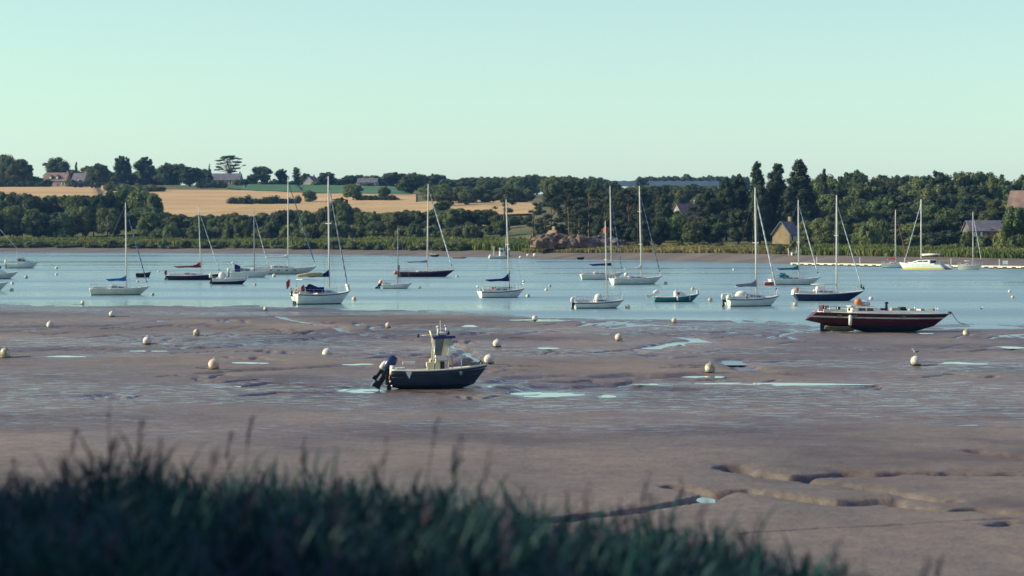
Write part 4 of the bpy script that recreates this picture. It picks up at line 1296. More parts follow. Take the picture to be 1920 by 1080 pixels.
# ------------------------------------------------------------------ boats
def hull_parts(r, L, B, zs, zm, zb, draft, ws, rake_b, rake_s, top, stripe=None, boot='boot_blue', anti='antifoul', nst=24, tmax=.42, full=.42,
               boot_h=.09, stripe_h=.13, deck='deck_white', rail='deck_white', keel_at=None, bow_p=.85, bow_full=2.3, cove=None, deck_drop=.02, zk_st=.10, stern_lift=None):
    """hull lofted over stations from the transom (x=-L/2) to the stem; returns a function giving the sheer point at t"""
    top, boot, anti = M[top], M[boot], M[anti]
    stripe = M[stripe] if stripe else top
    mats = [top, stripe, boot, anti] + ([M[cove]] if cove else [])
    ts = [i / (nst - 1) for i in range(nst)]
    ts = [t ** .92 for t in ts]
    def half(t):
        if t < tmax:
            b = ws + (1 - ws) * sin(pi / 2 * (t / tmax))
        else:
            q = (t - tmax) / (1 - tmax)
            b = max(0.0, 1 - q ** bow_full) ** .92
        return max(b * B / 2, .012)
    def sheer(t):
        a = 2 * (zs + zb - 2 * zm); b_ = zb - zs - a
        return zs + (4 * zm - 3 * zs - zb) * t + (2 * zs + 2 * zb - 4 * zm) * t * t
    def keel(t):
        k = -draft * max(0, 1 - (abs(t - .45) / .56) ** 2.6)
        if t < .45:
            k = max(k, -draft) if stern_lift is None else max(-draft, lerp(stern_lift, -draft, min(1, t / .42)))
            if stern_lift is None: k += zk_st * max(0, 1 - t / .25)
        return k
    def xs(t, f):
        g = sstep(.55, 1, t); h = 1 - sstep(0, .35, t)
        return L * (t - .5) - rake_b * (1 - f) * float(g) + rake_s * (1 - f) * float(h)
    fr = [0, .10, .22, .36]
    V, Fs, mi = [], [], []
    nl = None
    rows = []
    for t in ts:
        z1, z0 = sheer(t), keel(t)
        lv = [z0, lerp(z0, 0, .35), lerp(z0, 0, .7), 0.0, boot_h]
        hi = z1 - stripe_h
        if cove: lv += [lerp(boot_h, hi, .35), lerp(boot_h, hi, .72), lerp(boot_h, hi, .88), hi, z1]
        else: lv += [lerp(boot_h, hi, .3), lerp(boot_h, hi, .55), lerp(boot_h, hi, .8), hi, z1]
        lv = [max(q, z0) for q in lv]
        p = full + (bow_p - full) * float(sstep(.45, 1, t))
        b = half(t)
        row = []
        for q in lv:
            f = max(0.0, (q - z0) / (z1 - z0))
            row.append((xs(t, f), b * f ** p, q))
        rows.append(row)
    nl = len(rows[0])
    bandm = [3, 3, 3, 2, 0, 0, (4 if cove else 0), 0, 1]
    mb = MB()
    for m_ in mats: mb.use(m_, True)
    for s in (1, -1):
        base = len(mb.v)
        for row in rows:
            for (x, y, z) in row: mb.v.append((x, y * s, z))
        for i in range(len(rows) - 1):
            for j in range(nl - 1):
                a = base + i * nl + j
                q = (a, a + nl, a + nl + 1, a + 1)
                mb.f.append(q if s < 0 else tuple(reversed(q)))
                mb.mi.append(mb.mats.index(mats[bandm[j]])); mb.sm.append(True)
    # transom
    base = len(mb.v)
    for (x, y, z) in rows[0]:
        mb.v.append((x, y, z)); mb.v.append((x, -y, z))
    for j in range(nl - 1):
        a = base + 2 * j
        mb.f.append((a, a + 1, a + 3, a + 2)); mb.mi.append(mb.mats.index(anti if j < 3 else top)); mb.sm.append(False)
    # fill duplicates in mats list safely
    mb.build('hull', r)
    mb = MB().use(deck, True)
    rings = []
    for t in ts:
        z, b = sheer(t) - deck_drop, half(t) * .985
        rings.append([(xs(t, 1), b * k, z + .05 * (1 - k * k)) for k in (-1, -.5, 0, .5, 1)])
    mb.loft(rings, closed=False)
    mb.build('deck', r)
    if rail:
        mb = MB().use(rail, True)
        for s in (1, -1):
            mb.tube([(xs(t, 1), s * half(t), sheer(t) + .01) for t in ts], .045, 5)
        mb.build('rubbing_strake', r)
    return lambda t: (xs(t, 1), half(t), sheer(t))

def cabin_parts(r, secs, m='deck_white', wins=(), winm='glass_dark', name='cabin'):
    """secs: list of (x, half_width, z0, z1, lean); wins: (x0, x1, f0, f1) on both sides"""
    mb = MB().use(m)
    rings = []
    for (x, w, z0, z1, ln) in secs:
        rings.append([(x, -w, z0), (x, -w + ln, lerp(z0, z1, .86)), (x, -w + ln * 2.0, z1), (x, w - ln * 2.0, z1), (x, w - ln, lerp(z0, z1, .86)), (x, w, z0)])
    mb.loft(rings)
    c = mb.build(name, r)
    def side(x, f):
        for a, b in zip(secs[:-1], secs[1:]):
            if a[0] <= x <= b[0]:
                t = (x - a[0]) / (b[0] - a[0])
                w, z0, z1, ln = (lerp(a[k], b[k], t) for k in (1, 2, 3, 4))
                return w - ln * f / .86, lerp(z0, z1, f)
    for (x0, x1, f0, f1) in wins:
        for s in (1, -1):
            V = []
            for off in (.004, .022):
                for (x, f) in ((x0, f0), (x1, f0 + .03), (x1 - .03, f1 - .03), (x0 + .03, f1)):
                    y, z = side(x, f)
                    V.append((x, s * (y + off), z))
            MB().use(winm).add(V, [(0, 1, 2, 3), (7, 6, 5, 4), (0, 1, 5, 4), (1, 2, 6, 5), (2, 3, 7, 6), (3, 0, 4, 7)]).build('window', c)
    return c

def outboard(r, loc, sc=1.0, cowl='black_rubber', tilt=0.0, leg='black_rubber'):
    o = empty('outboard_motor', loc); o.parent = r
    o.scale = (sc,) * 3
    o.rotation_euler = (0, tilt, 0)
    mb = MB().use(cowl, True)
    mb.loft([[(-.02 + .26 * k * cos(a) * (1 if cos(a) < 0 else .7), .15 * k * sin(a), z) for a in [2 * pi * j / 12 for j in range(12)]] for z, k in ((.16, .70), (.24, .92), (.48, .95), (.68, .80), (.76, .45))])
    mb.build('cowling', o)
    MB().use(leg).box((0, 0, -.12), (.18, .10, .62), taper=(1.2, 1.2)).box((-.05, 0, -.5), (.28, .045, .24)).box((0.0, 0, -.42), (.34, .2, .02)).box((.13, 0, .05), (.12, .22, .26)).tube([(.12, 0, -.6), (-.2, 0, -.6)], [.05, .06], 8).build('leg', o)
    mb = MB().use('steel')
    for k in range(3):
        a = 2 * pi * k / 3
        mb.box((-.24, .085 * cos(a), -.6 + .085 * sin(a)), (.015, .12, .08), rx=a + .4)
    mb.build('propeller', o)
    return o

def rails(r, sh, t0, t1, h=.6, n=5, m='steel'):
    mb = MB().use(m)
    for s in (1, -1):
        pts = []
        for i in range(n):
            x, y, z = sh(lerp(t0, t1, i / (n - 1)))
            mb.tube([(x, s * y * .95, z), (x, s * y * .95, z + h)], .016, 5)
            pts.append((x, s * y * .95, z + h))
        mb.tube(pts, .012, 4)
        mb.tube([(p[0], p[1], p[2] - h * .5) for p in pts], .010, 4)
    mb.build('guard_rail', r)
    mb = MB().use(m)
    x, y, z = sh(min(.985, t1 + .10)); x0, y0, z0 = sh(t1)
    mb.tube([(x0, y0 * .95, z0 + h), (x + .05, 0.02 + y * .9, z + h + .05), (x + .12, 0, z + h + .06), (x + .05, -0.02 - y * .9, z + h + .05), (x0, -y0 * .95, z0 + h)], .022, 6)
    mb.tube([(x, y * .9, z), (x + .05, y * .9 + .02, z + h + .05)], .02, 5).tube([(x, -y * .9, z), (x + .05, -y * .9 - .02, z + h + .05)], .02, 5)
    mb.build('pulpit', r)
    mb = MB().use(m)
    x, y, z = sh(0.01)
    mb.tube([(x + L_of(r) * .12, y, z + h), (x + .04, y * .95, z + h), (x + .04, -y * .95, z + h), (x + L_of(r) * .12, -y, z + h)], .02, 5)
    for s in (1, -1):
        mb.tube([(x + .05, s * y * .95, z), (x + .05, s * y * .95, z + h)], .02, 5)
    mb.build('pushpit', r)
_LEN = {}
def L_of(r): return _LEN.get(r.name, 8.0)

def sail_cover(r, xm, zb, Lb, m, rise=.75, h=.26, w=.17, drop=.0):
    mb = MB().use(m, True)
    rings = []
    N = 12
    for i in range(N + 1):
        t = i / N
        x = xm - Lb + Lb * t * 1.0 + .04
        up = .04 + h * (.35 + .65 * t) + rise * max(0, (t - .62) / .38) ** 2.1
        lo = -.04 - .09 * sin(pi * t) - .05 * sin(9 * t)
        ww = w * (.35 + .65 * min(1, t * 1.6)) * (1 - .25 * max(0, (t - .8) / .2))
        zz = zb + (1 - t) * drop
        rings.append([(x, ww * cos(a) * (1 if sin(a) < 0 else .75 if t < .8 else .6), zz + (up if sin(a) > 0 else -lo) * sin(a)) for a in [2 * pi * k / 10 for k in range(10)]])
    mb.loft(rings)
    return mb.build('sail_cover', r)

def sailboat(name, label, u0, u1, v, mu, mvt, hdg, hull, freeb=.85, Bf=.32, mastm='mast_alu', cover='cloth_blue', jib='furl_white', lean=0.0, boomf=.36, cabinf=(.30, .66), cabh=.42, mast_r=.085,
             spread=(.5,), dodger=None, cockpit=None, rudder=False, backstay=True, sheer=(.92, .9, 1.22), z=0.0, cat='sailboat', ws=.72, rake_b=None, rake_s=.25, stripe=None, boot='boot_blue', anti='antifoul', deckm='deck_white', railm='deck_white', obm=None, winn=2, jibf=.95, jibr=.055, heel=0.0, rise=.75, boomz=.95, cabm='deck_white', draft=.5, cover_h=.24, group=None):
    d = dwl(v, z)
    wpx = (u1 - u0) / FPX * d
    ch, sh_ = abs(cos(hdg)), abs(sin(hdg))
    L = wpx / (ch + Bf * .62 * sh_)
    B = L * Bf
    uc = (u0 + u1) / 2
    r = empty(name, (gx(uc, d), d, z), hdg)
    r.rotation_euler = (heel, 0, hdg)
    tag(r, label, cat, group)
    _LEN[r.name] = L
    fb = freeb
    shf = hull_parts(r, L, B, fb * sheer[0], fb * sheer[1], fb * sheer[2], draft, ws, L * .16 if rake_b is None else rake_b, rake_s, hull, stripe, boot, anti, deck=deckm, rail=railm)
    # cabin
    x0, x1 = L * (cabinf[0] - .5), L * (cabinf[1] - .5)
    w = B * .30
    zz = fb * .95
    wl = x1 - x0
    wins = []
    for i in range(winn):
        a = x0 + wl * (.10 + .66 * i / winn); wins.append((a, a + wl * .66 / winn * .82, .38, .78))
    cab = cabin_parts(r, [(x0, w, zz - .05, zz + cabh, .05), (x0 + wl * .15, w * 1.02, zz - .05, zz + cabh * 1.02, .05), (x0 + wl * .74, w * .86, zz - .05, zz + cabh * .80, .05), (x1, w * .55, zz - .05, zz + .10, .03)], cabm, wins)
    MB().use('varnish').box((x0 - .02, 0, zz + cabh * .45), (.04, w * .7, cabh * .8)).build('companionway', cab)
    MB().use(deckm).box((x0 + wl * .2, 0, zz + cabh * 1.02 + .03), (wl * .24, w * .8, .07)).build('sliding_hatch', cab)
    # cockpit
    mb = MB().use(deckm)
    for s in (1, -1):
        mb.box((L * (.17 - .5), s * B * .27, zz + .10), (L * .24, .10, .26))
    mb.build('cockpit_coaming', r)
    MB().use('varnish').box((L * (.17 - .5), 0, zz + .035), (L * .22, B * .42, .03)).build('cockpit_sole', r)
    mb = MB().use('steel').tube([(-L * .5 + L * .09, 0, zz), (-L * .5 + L * .10, 0, zz + .55)], .03, 6)
    mb.build('tiller_post', r)
    # rig
    xm = (mu - uc) / FPX * d / cos(hdg)
    top = gz(mvt, d) - z
    zdk = zz + (cabh * .9 if x0 < xm < x1 - wl * .2 else .1)
    lx = lean / FPX * d / cos(hdg)
    mp = lambda t: (xm + lx * t, 0, lerp(zdk, top, t))
    mast = MB().use(mastm, True).tube([mp(0), mp(.5), mp(.86), mp(1)], [mast_r, mast_r, mast_r * .85, mast_r * .6], 10).build('mast', r)
    for s in spread:
        x, _, zq = mp(s)
        MB().use(mastm).tube([(x - .05, B * .30, zq + .06), (x, 0, zq), (x - .05, -B * .30, zq + .06)], .028, 5).build('spreader', mast)
    x, _, zq = mp(1)
    MB().use('wire').tube([(x, 0, zq), (x, 0, zq + .45)], .012, 4).tube([(x, 0, zq + .08), (x + .35, 0, zq + .12)], .012, 4).build('masthead_antenna', mast)
    Lb = L * boomf
    zb = zdk + boomz - (cabh * .4 if zdk > zz + .2 else 0)
    MB().use(mastm, True).tube([(xm - .08, 0, zb), (xm - Lb, 0, zb - .03)], .06, 8).build('boom', r)
    if cover:
        sail_cover(r, xm, zb + .03, Lb * 1.02, cover, rise, cover_h)
    mb = MB().use('wire')
    xs_, ys_, zs_ = shf(.5)
    for s in (1, -1):
        xq, _, zq = mp(spread[-1] if spread else .5)
        mb.tube([(xm - .1, s * B * .44, fb), (xq - .05, s * B * .30, zq + .06), (mp(.97)[0], 0, mp(.97)[2])], .012, 4)
        mb.tube([(xm + .4, s * B * .43, fb), (mp(.55)[0], 0, mp(.55)[2])], .010, 4)
    mb.build('shroud', r)
    if backstay:
        MB().use('wire').tube([(-L * .49, 0, fb), mp(.985)], .008, 4).build('backstay', r)
    bx, by, bz = shf(.985)
    if jib:
        p0, p1 = Vector((bx - .1, 0, bz + .1)), Vector(mp(jibf))
        MB().use('wire').tube([p0, p1], .014, 4).build('forestay', r)
        q = lambda t: p0.lerp(p1, t)
        MB().use(jib, True).tube([q(.07), q(.10), q(.35), q(.7), q(.93), q(.96)], [jibr * .5, jibr * 1.25, jibr * 1.25, jibr, jibr * .7, jibr * .3], 8).build('furled_jib', r)
        MB().use('black_rubber', True).tube([q(.05), q(.062)], .11, 10).build('furling_drum', r)
    else:
        MB().use('wire').tube([(bx - .1, 0, bz), mp(jibf)], .014, 4).build('forestay', r)
    rails(r, shf, .12, .86, .58, 6)
    if rudder:
        MB().use('white_gelcoat').box((-L * .5 - .10, 0, fb * .25), (.34, .06, fb * 1.5), ry=.08).build('rudder', r)
    if obm:
        outboard(r, (-L * .5 - .14, B * .18, fb * .55), 1.0, obm)
    if dodger:
        mb = MB().use(dodger, True)
        rings = []
        for i in range(7):
            a = pi * i / 6
            rings.append([(x0 - .55 + k * .95, w * 1.25 * cos(a), zz + .1 + (cabh + .55 - k * .38) * sin(a) ** .6) for k in (0, .5, 1)])
        mb.loft(rings, closed=False)
        mb.build('spray_hood', r)
    r['_L'] = L; r['_B'] = B; r['_fb'] = fb; r['_zz'] = zz
    del r['_L'], r['_B'], r['_fb'], r['_zz']
    return r, L, B, fb, zz, shf, (xm, zb, Lb, mp)

def ball(r, loc, rad, m, name='fender_ball'):
    return MB().use(m, True).ell(loc, (rad,) * 3, 14, 9).build(name, r)
def fender(r, loc, m='cloth_white', h=.55, rr=.11):
    return MB().use(m, True).tube([(loc[0], loc[1], loc[2] - h / 2), (loc[0], loc[1], loc[2] - h / 2 + .06), (loc[0], loc[1], loc[2] + h / 2 - .06), (loc[0], loc[1], loc[2] + h / 2)], [rr * .4, rr, rr, rr * .3], 9).build('fender', r)
def flag(r, loc, w, h, m, tilt=.0):
    o = MB().use('steel').tube([(loc[0], loc[1], loc[2]), (loc[0] - tilt, loc[1], loc[2] + h * 2.2)], .018, 5).build('flagstaff', r)
    V = []
    for i in range(6):
        t = i / 5
        V += [(loc[0] - tilt - t * w, loc[1] + .05 * sin(5 * t), loc[2] + h * 2.2 - .5 * t * h), (loc[0] - tilt - t * w * .8, loc[1] + .05 * sin(5 * t + 1), loc[2] + h * 1.1 - .5 * t * h)]
    MB().use(m).add(V, [(2 * i, 2 * i + 2, 2 * i + 3, 2 * i + 1) for i in range(5)]).build('flag', o)

R_ = radians
# white sloop with blue cover
sailboat('sailboat', 'white sloop with a bright blue sail cover in front of a dark wood', 167, 281, 553, 237, 380, R_(12), 'cream_gelcoat', .85, jib='furl_blue', cover='cloth_blue', lean=-2, mast_r=.095, boomf=.34, cabinf=(.34, .66), rise=.45, cover_h=.30)
# dark sloop with maroon cover
_b = sailboat('sailboat', 'dark hulled sloop with a maroon sail cover', 312, 416, 525, 377, 388, R_(4), 'dark_hull', .85, cover='cloth_maroon', lean=-5, boomf=.50, boomz=1.2, rise=.9, deckm='deck_white', railm='cloth_white', boot='antifoul')
outboard(_b[0], (-_b[1] * .5 - .1, .4, .75), 1.1, 'cloth_maroon')
# small white motor sailer and the large white sloop
_b = sailboat('sailboat', 'small white motor sailer overlapping the stern of a large white sloop', 430, 508, 520, 477, 396, R_(8), 'white_gelcoat', .95, cover=None, jib='furl_white', mastm='mast_dark', cabh=.8, cabinf=(.2, .6), lean=-1, boomf=.3, dodger='cloth_navy')
outboard(_b[0], (-_b[1] * .5 - .1, .5, .7), 1.2, 'cloth_white')
MB().use('white_gelcoat', True).tube([(-_b[1] * .42, .6, 1.0), (-_b[1] * .42, .6, 2.4)], .03, 6).ell((-_b[1] * .42, .6, 2.5), (.28, .28, .16)).build('radar_dome', _b[0])
_b = sailboat('sailboat', 'large white sloop with the tallest mast against the golden fields', 470, 596, 514, 540, 332, R_(10), 'white_gelcoat', 1.15, cover='cloth_white', jib='furl_teal', mast_r=.11, boomf=.34, rise=.5, boomz=1.7, cabh=.5, spread=(.36, .66), anti='antifoul_black', jibr=.085, winn=3, boot='antifoul_black')
for i in range(4):
    for s in (1, -1):
        MB().use('glass_dark').box((-_b[1] * .22 + i * 1.5, s * (_b[2] * .482 - i * .05), .72), (.42, .10, .16)).build('portlight', _b[0])
# white cruiser with hoods and flags near the mud
_b = sailboat('sailboat', 'white cruiser with navy spray hood, red ensigns and dark boot stripe at the mud edge', 547, 661, 570, 617, 330, R_(32), 'white_gelcoat', 1.25, Bf=.36, cover='cloth_navy', jib='furl_grey', lean=-2, stripe='navy_paint', anti='antifoul', boot='antifoul', mast_r=.10, spread=(.58,), boomf=.42, boomz=1.7, cabinf=(.36, .74), cabh=.45, jibr=.07, dodger='cloth_navy', ws=.80, sheer=(.95, .88, 1.12), rise=.65, draft=.4)
r, L, B = _b[0], _b[1], _b[2]
MB().use('cloth_tan', True).tube([(-L * .44, 0, 3.2), (-L * .2, 0, 3.32), (L * .0, 0, 3.32)], [.14, .24, .2], 8).build('furled_mainsail', r)
MB().use('steel').tube([(-L * .40, B * .3, 1.1), (-L * .40, B * .3, 3.0), (-L * .40, -B * .3, 3.0), (-L * .40, -B * .3, 1.1)], .03, 5).build('stern_arch', r)
MB().use('cloth_white').box((-L * .28, 0, 2.75), (L * .26, B * .62, .07), ry=.05).build('bimini_top', r)
mb = MB().use('cloth_navy')
mb.box((-L * .17, -B * .40, 1.62), (L * .26, .05, .62)).box((-L * .17, B * .40, 1.62), (L * .26, .05, .62))
mb.build('weather_cloth', r)
flag(r, (-L * .5, B * .28, 1.2), .5, .75, 'cloth_red', .15)
flag(r, (-L * .36, -B * .42, 1.15), .42, .5, 'cloth_red', .25)
MB().use('orange_paint', True).tube([(-L * .5 + .1, -B * .25 + .3 * cos(a), 1.55 + .3 * sin(a)) for a in [2 * pi * k / 14 for k in range(11)]], .07, 7).build('lifebuoy', r)
outboard(r, (-L * .5 - .05, B * .2, 1.35), .7, 'cloth_white')
MB().use('cloth_white').box((L * .46, 0, 1.85), (.26, .5, .75), ry=-.25).build('anchor_bag', r)
MB().use('steel').tube([(-L * .5 - .05, -.25, 1.0), (-L * .5 - .12, -.25, -.1)], .025, 5).tube([(-L * .5 - .05, .1, 1.0), (-L * .5 - .12, .1, -.1)], .025, 5).build('stern_ladder', r)
MB().use('antifoul').box((-L * .5 + .1, 0, -.1), (.5, .08, 1.0)).build('rudder', r)
# small white boat with thin dark mast
_b = sailboat('sailboat', 'small white day boat with a thin dark mast and motors at the stern', 715, 773, 541, 746, 425, R_(6), 'white_gelcoat', .62, cover=None, jib=None, mastm='mast_dark', mast_r=.06, boomf=.02, cabh=.15, boomz=.3, cabinf=(.45, .7), winn=0, spread=(), boot='antifoul_black', backstay=True)
outboard(_b[0], (-_b[1] * .5 - .35, .3, .5), 1.1, 'cloth_white', .6)
outboard(_b[0], (-_b[1] * .5 - .2, -.3, .5), .9, 'orange_paint', .3)
# red hulled sloop
_b = sailboat('sailboat', 'dark red sloop with a grey sail cover', 742, 853, 519, 801, 345, R_(6), 'dark_hull', .95, cover='cloth_grey', jib='furl_white', lean=2, mast_r=.11, boomf=.37, boomz=1.5, rise=.25, cabh=.18, cabinf=(.35, .62), stripe='red_hull', boot='dark_hull', anti='antifoul', jibr=.09, rake_b=1.6, railm='red_hull', cover_h=.2)
ball(_b[0], (-_b[1] * .5 - .15, -.5, .75), .38, 'orange_paint')
outboard(_b[0], (-_b[1] * .45, .3, 1.4), .9, 'black_rubber')
# white sloop with navy cover (centre)
_b = sailboat('sailboat', 'white sloop with a dark navy sail cover and wooden companionway', 895, 987, 558, 955, 374, R_(24), 'white_gelcoat', .88, cover='cloth_navy', jib=None, lean=-6, mast_r=.085, boomf=.52, boomz=1.15, rise=.9, cabinf=(.30, .72), cabh=.36, cabm='deck_white', stripe='antifoul_black', spread=(.5,), jibf=.9, ws=.8)
MB().use('varnish').box((-_b[1] * .2, 0, _b[4] + .28), (.5, _b[2] * .4, .4)).build('washboard', _b[0])
MB().use('cloth_navy').box((_b[1] * .06, 0, _b[4] + .38), (_b[1] * .3, _b[2] * .45, .06)).build('deck_cover', _b[0])
ball(_b[0], (-_b[1] * .5 + .1, _b[2] * .35, 1.35), .17, 'cloth_white', 'horseshoe_buoy')
# small open sailing boat close to the mud
_b = sailboat('sailboat', 'small blue grey open sailing boat with a bare white mast', 1073, 1173, 578, 1138, 414, R_(14), 'white_gelcoat', .72, cover=None, jib=None, lean=-3, mast_r=.055, boomf=.02, boomz=.2, cabinf=(.42, .72), cabh=.3, stripe='boot_blue', spread=(.5,), jibf=.85, rudder=True, backstay=False, winn=1)
ball(_b[0], (-_b[1] * .02, -.2, 1.15), .42, 'cloth_white', 'rolled_cover')
outboard(_b[0], (-_b[1] * .5 - .2, -.4, .45), 1.0, 'cloth_white', 0)
# two white sloops
sailboat('sailboat', 'white sloop with a rolled navy boom cover behind another sloop', 1087, 1170, 524, 1147, 349, R_(8), 'white_gelcoat', .95, cover='cloth_navy', jib='furl_blue', lean=-3, mast_r=.10, boomf=.52, boomz=1.35, rise=.05, cover_h=.34, cabh=.3, spread=(.4, .7), boot='antifoul_black')
_b = sailboat('sailboat', 'white sloop with two spreaders and blue furled sails fore and aft', 1142, 1246, 533, 1203, 349, R_(20), 'white_gelcoat', .98, cover='cloth_white', jib='furl_blue', lean=-4, mast_r=.115, boomf=.34, boomz=1.3, rise=.7, cover_h=.16, cabh=.3, spread=(.36, .72), boot='antifoul_black', ws=.85, jibr=.06)
ball(_b[0], (-_b[1] * .2, .2, 1.45), .33, 'cloth_white', 'folded_sail')
# white sloop, grey cover
_b = sailboat('sailboat', 'white sloop with a crumpled grey sail cover and long pale furled jib', 1356, 1468, 574, 1419, 352, R_(22), 'white_gelcoat', .92, Bf=.36, cover='cloth_grey', jib='furl_white', lean=-3, mast_r=.105, boomf=.40, boomz=1.1, rise=.55, cover_h=.36, cabinf=(.36, .72), cabh=.45, stripe='boot_blue', spread=(.48,), jibr=.075, ws=.82, anti='antifoul', boot='boot_blue')
outboard(_b[0], (-_b[1] * .5 - .15, .45, .55), 1.1, 'cloth_white')
ball(_b[0], (-_b[1] * .5 - .1, -.7, 1.0), .3, 'cloth_white')
MB().use('cream_gelcoat', True).ell((-_b[1] * .22, 0, 1.2), (.75, .6, .5)).build('cockpit_tent', _b[0])
# white sloop, teal covers
_b = sailboat('sailboat', 'white sloop with teal sail cover and teal cockpit awning', 1440, 1541, 534, 1498, 375, R_(10), 'white_gelcoat', .92, cover='cloth_teal', jib='furl_white', lean=-1, mast_r=.105, boomf=.44, boomz=1.3, rise=.55, cover_h=.26, cabh=.32, jibr=.075, dodger='cloth_teal', spread=(.45,))
MB().use('cloth_teal').box((-_b[1] * .28, 0, 1.55), (_b[1] * .16, _b[2] * .55, .06), ry=-.35).build('cockpit_awning', _b[0])
# navy ketch-like sloop
_b = sailboat('sailboat', 'navy blue sloop with a bare boom beyond the stranded red yacht', 1484, 1625, 564, 1569, 366, R_(9), 'navy_paint', .95, cover=None, jib='furl_white', lean=0, mast_r=.10, boomf=.36, mastm='mast_alu', cabinf=(.30, .62), cabh=.4, spread=(.58,), boot='dark_hull', anti='antifoul', rake_b=1.9, rake_s=.6, jibr=.05, ws=.55, winn=3, railm='cloth_white', jibf=.92)
MB().use('cream_gelcoat').box((-_b[1] * .12, 0, 1.45), (1.1, .9, .5), taper=(.8, .8)).build('deck_locker', _b[0])
ball(_b[0], (-_b[1] * .46, -.2, 1.35), .26, 'orange_paint')
MB().use('cloth_white').box((-_b[1] * .49, 0, 1.0), (.35, _b[2] * .4, .6), ry=.2).build('stern_locker', _b[0])
MB().use('black_rubber').tube([(_b[1] * .47, .2, 1.3), (_b[1] * .49, 0, 1.7), (_b[1] * .46, -.2, 1.3)], .06, 6).box((_b[1] * .47, 0, 1.5), (.5, .2, .2), ry=.5).build('anchor', _b[0])
# boats alongside the pontoon
sailboat('sailboat', 'small white sloop with a red furled jib alongside the pontoon', 1652, 1704, 502, 1679, 394, R_(-8), 'white_gelcoat', .85, cover='cloth_red', jib='furl_red', mast_r=.12, boomf=.30, rise=.3, boomz=.9, cover_h=.2, cabh=.35)
sailboat('sailboat', 'cream sloop with a thin mast at the landward end of the pontoon', 1795, 1843, 506, 1824, 397, R_(-14), 'cream_gelcoat', .98, cover=None, jib='furl_white', mast_r=.09, boomf=.34, cabh=.3, boomz=.8, anti='white_gelcoat', boot='white_gelcoat')

# catamaran: two hulls joined by a bridge deck
def catamaran():
    d = dwl(505)
    hd = R_(146)
    r = empty('catamaran', (gx(1733, d), d, 0), hd)
    tag(r, 'white catamaran with yellow waterline and tall white mast beside the pontoon', 'catamaran')
    L, B, sep = 9.4, 1.35, 4.3
    _LEN[r.name] = L
    for s in (1, -1):
        h = empty('float_hull', (0, s * sep / 2, 0)); h.parent = r
        hull_parts(h, L, B, 1.0, 1.15, 1.45, .4, .8, 1.0, -.9, 'white_gelcoat', None, 'yellow_stripe', 'white_gelcoat', rail=None, boot_h=.32)
    MB().use('white_gelcoat').box((-.3, 0, 1.02), (5.6, sep - .3, .42)).build('bridge_deck', r)
    cabin_parts(r, [(-2.0, 1.9, 1.15, 1.95, .1), (-1.6, 1.9, 1.15, 2.0, .1), (.8, 1.75, 1.15, 1.9, .1), (2.9, 1.2, 1.15, 1.3, .05)], 'white_gelcoat', [(-1.6, -.5, .45, .85), (-.4, .8, .45, .85), (.9, 1.7, .35, .75)])
    MB().use('glass_dark').box((-2.02, 0, 1.6), (.05, 2.6, .55)).build('saloon_door', r)
    top = gz(374, d)
    m = MB().use('mast_alu', True).tube([(.7, 0, 2.2), (.7, 0, top)], [.15, .11], 10).build('mast', r)
    for q in (.42, .82):
        MB().use('mast_alu').tube([(.65, 1.0, lerp(2.2, top, q)), (.65, -1.0, lerp(2.2, top, q))], .03, 5).build('spreader', m)
    MB().use('cloth_white', True).tube([(.5, 0, 3.0), (-1.5, 0, 3.1), (-3.6, 0, 3.15)], [.2, .2, .12], 9).build('boom', r)
    MB().use('furl_white', True).tube([(4.4, 0, 1.6), (.8, 0, top - 1)], [.08, .05], 7).build('furled_jib', r)
    mb = MB().use('wire')
    for s in (1, -1):
        mb.tube([(.1, s * 2.4, 1.3), (.65, 0, top - .6)], .015, 4)
    mb.build('shroud', r)
    mb = MB().use('steel')
    mb.tube([(-4.4, -2.4, 1.1), (-4.4, -2.4, 1.8), (-4.4, 2.4, 1.8), (-4.4, 2.4, 1.1)], .025, 5)
    mb.build('pushpit', r)
catamaran()

# ------------------------------------------------------------------ motor boats
def motorboat(name, label, u0, u1, v, hdg, hull, freeb=.75, Bf=.36, z=0.0, sheer=(.9, .92, 1.25), deckm='deck_white', boot='antifoul_black', anti='antifoul_black', ws=.85, rake_b=None, stripe=None, **k):
    d = dwl(v, z)
    L = (u1 - u0) / FPX * d / (abs(cos(hdg)) + Bf * .7 * abs(sin(hdg)))
    B = L * Bf
    r = empty(name, (gx((u0 + u1) / 2, d), d, z), hdg)
    tag(r, label, 'motorboat')
    _LEN[r.name] = L
    f = hull_parts(r, L, B, freeb * sheer[0], freeb * sheer[1], freeb * sheer[2], .3, ws, L * .17 if rake_b is None else rake_b, -.05, hull, stripe, boot, anti, deck=deckm, bow_full=2.6, **k)
    return r, L, B, f
r, L, B, f = motorboat('motorboat', 'white cabin cruiser with wheelhouse, alone nearest the far bank', 13, 72, 503, R_(6), 'white_gelcoat', 1.0)
cabin_parts(r, [(-L * .18, B * .36, .85, 2.2, .06), (L * .02, B * .36, .85, 2.25, .06), (L * .14, B * .30, .85, 1.75, .06), (L * .34, B * .18, .9, 1.25, .03)], 'deck_white', [(-L * .14, -L * .02, .45, .85), (0, L * .09, .45, .82)], name='wheelhouse')
MB().use('deck_white').box((-L * .08, 0, 2.3), (L * .26, B * .74, .08)).build('roof', r)
outboard(r, (-L * .5 - .15, 0, .7), 1.5, 'cloth_white')
rails(r, f, .5, .88, .5, 4)
r, L, B, f = motorboat('motorboat', 'white fishing motorboat with blue cover cut by the picture edge', -52, 34, 523, R_(8), 'white_gelcoat', .9)
cabin_parts(r, [(-L * .05, B * .36, .75, 1.7, .06), (L * .1, B * .33, .75, 1.65, .06), (L * .26, B * .2, .75, 1.05, .03)], 'deck_white', [(-L * .02, L * .08, .4, .8)])
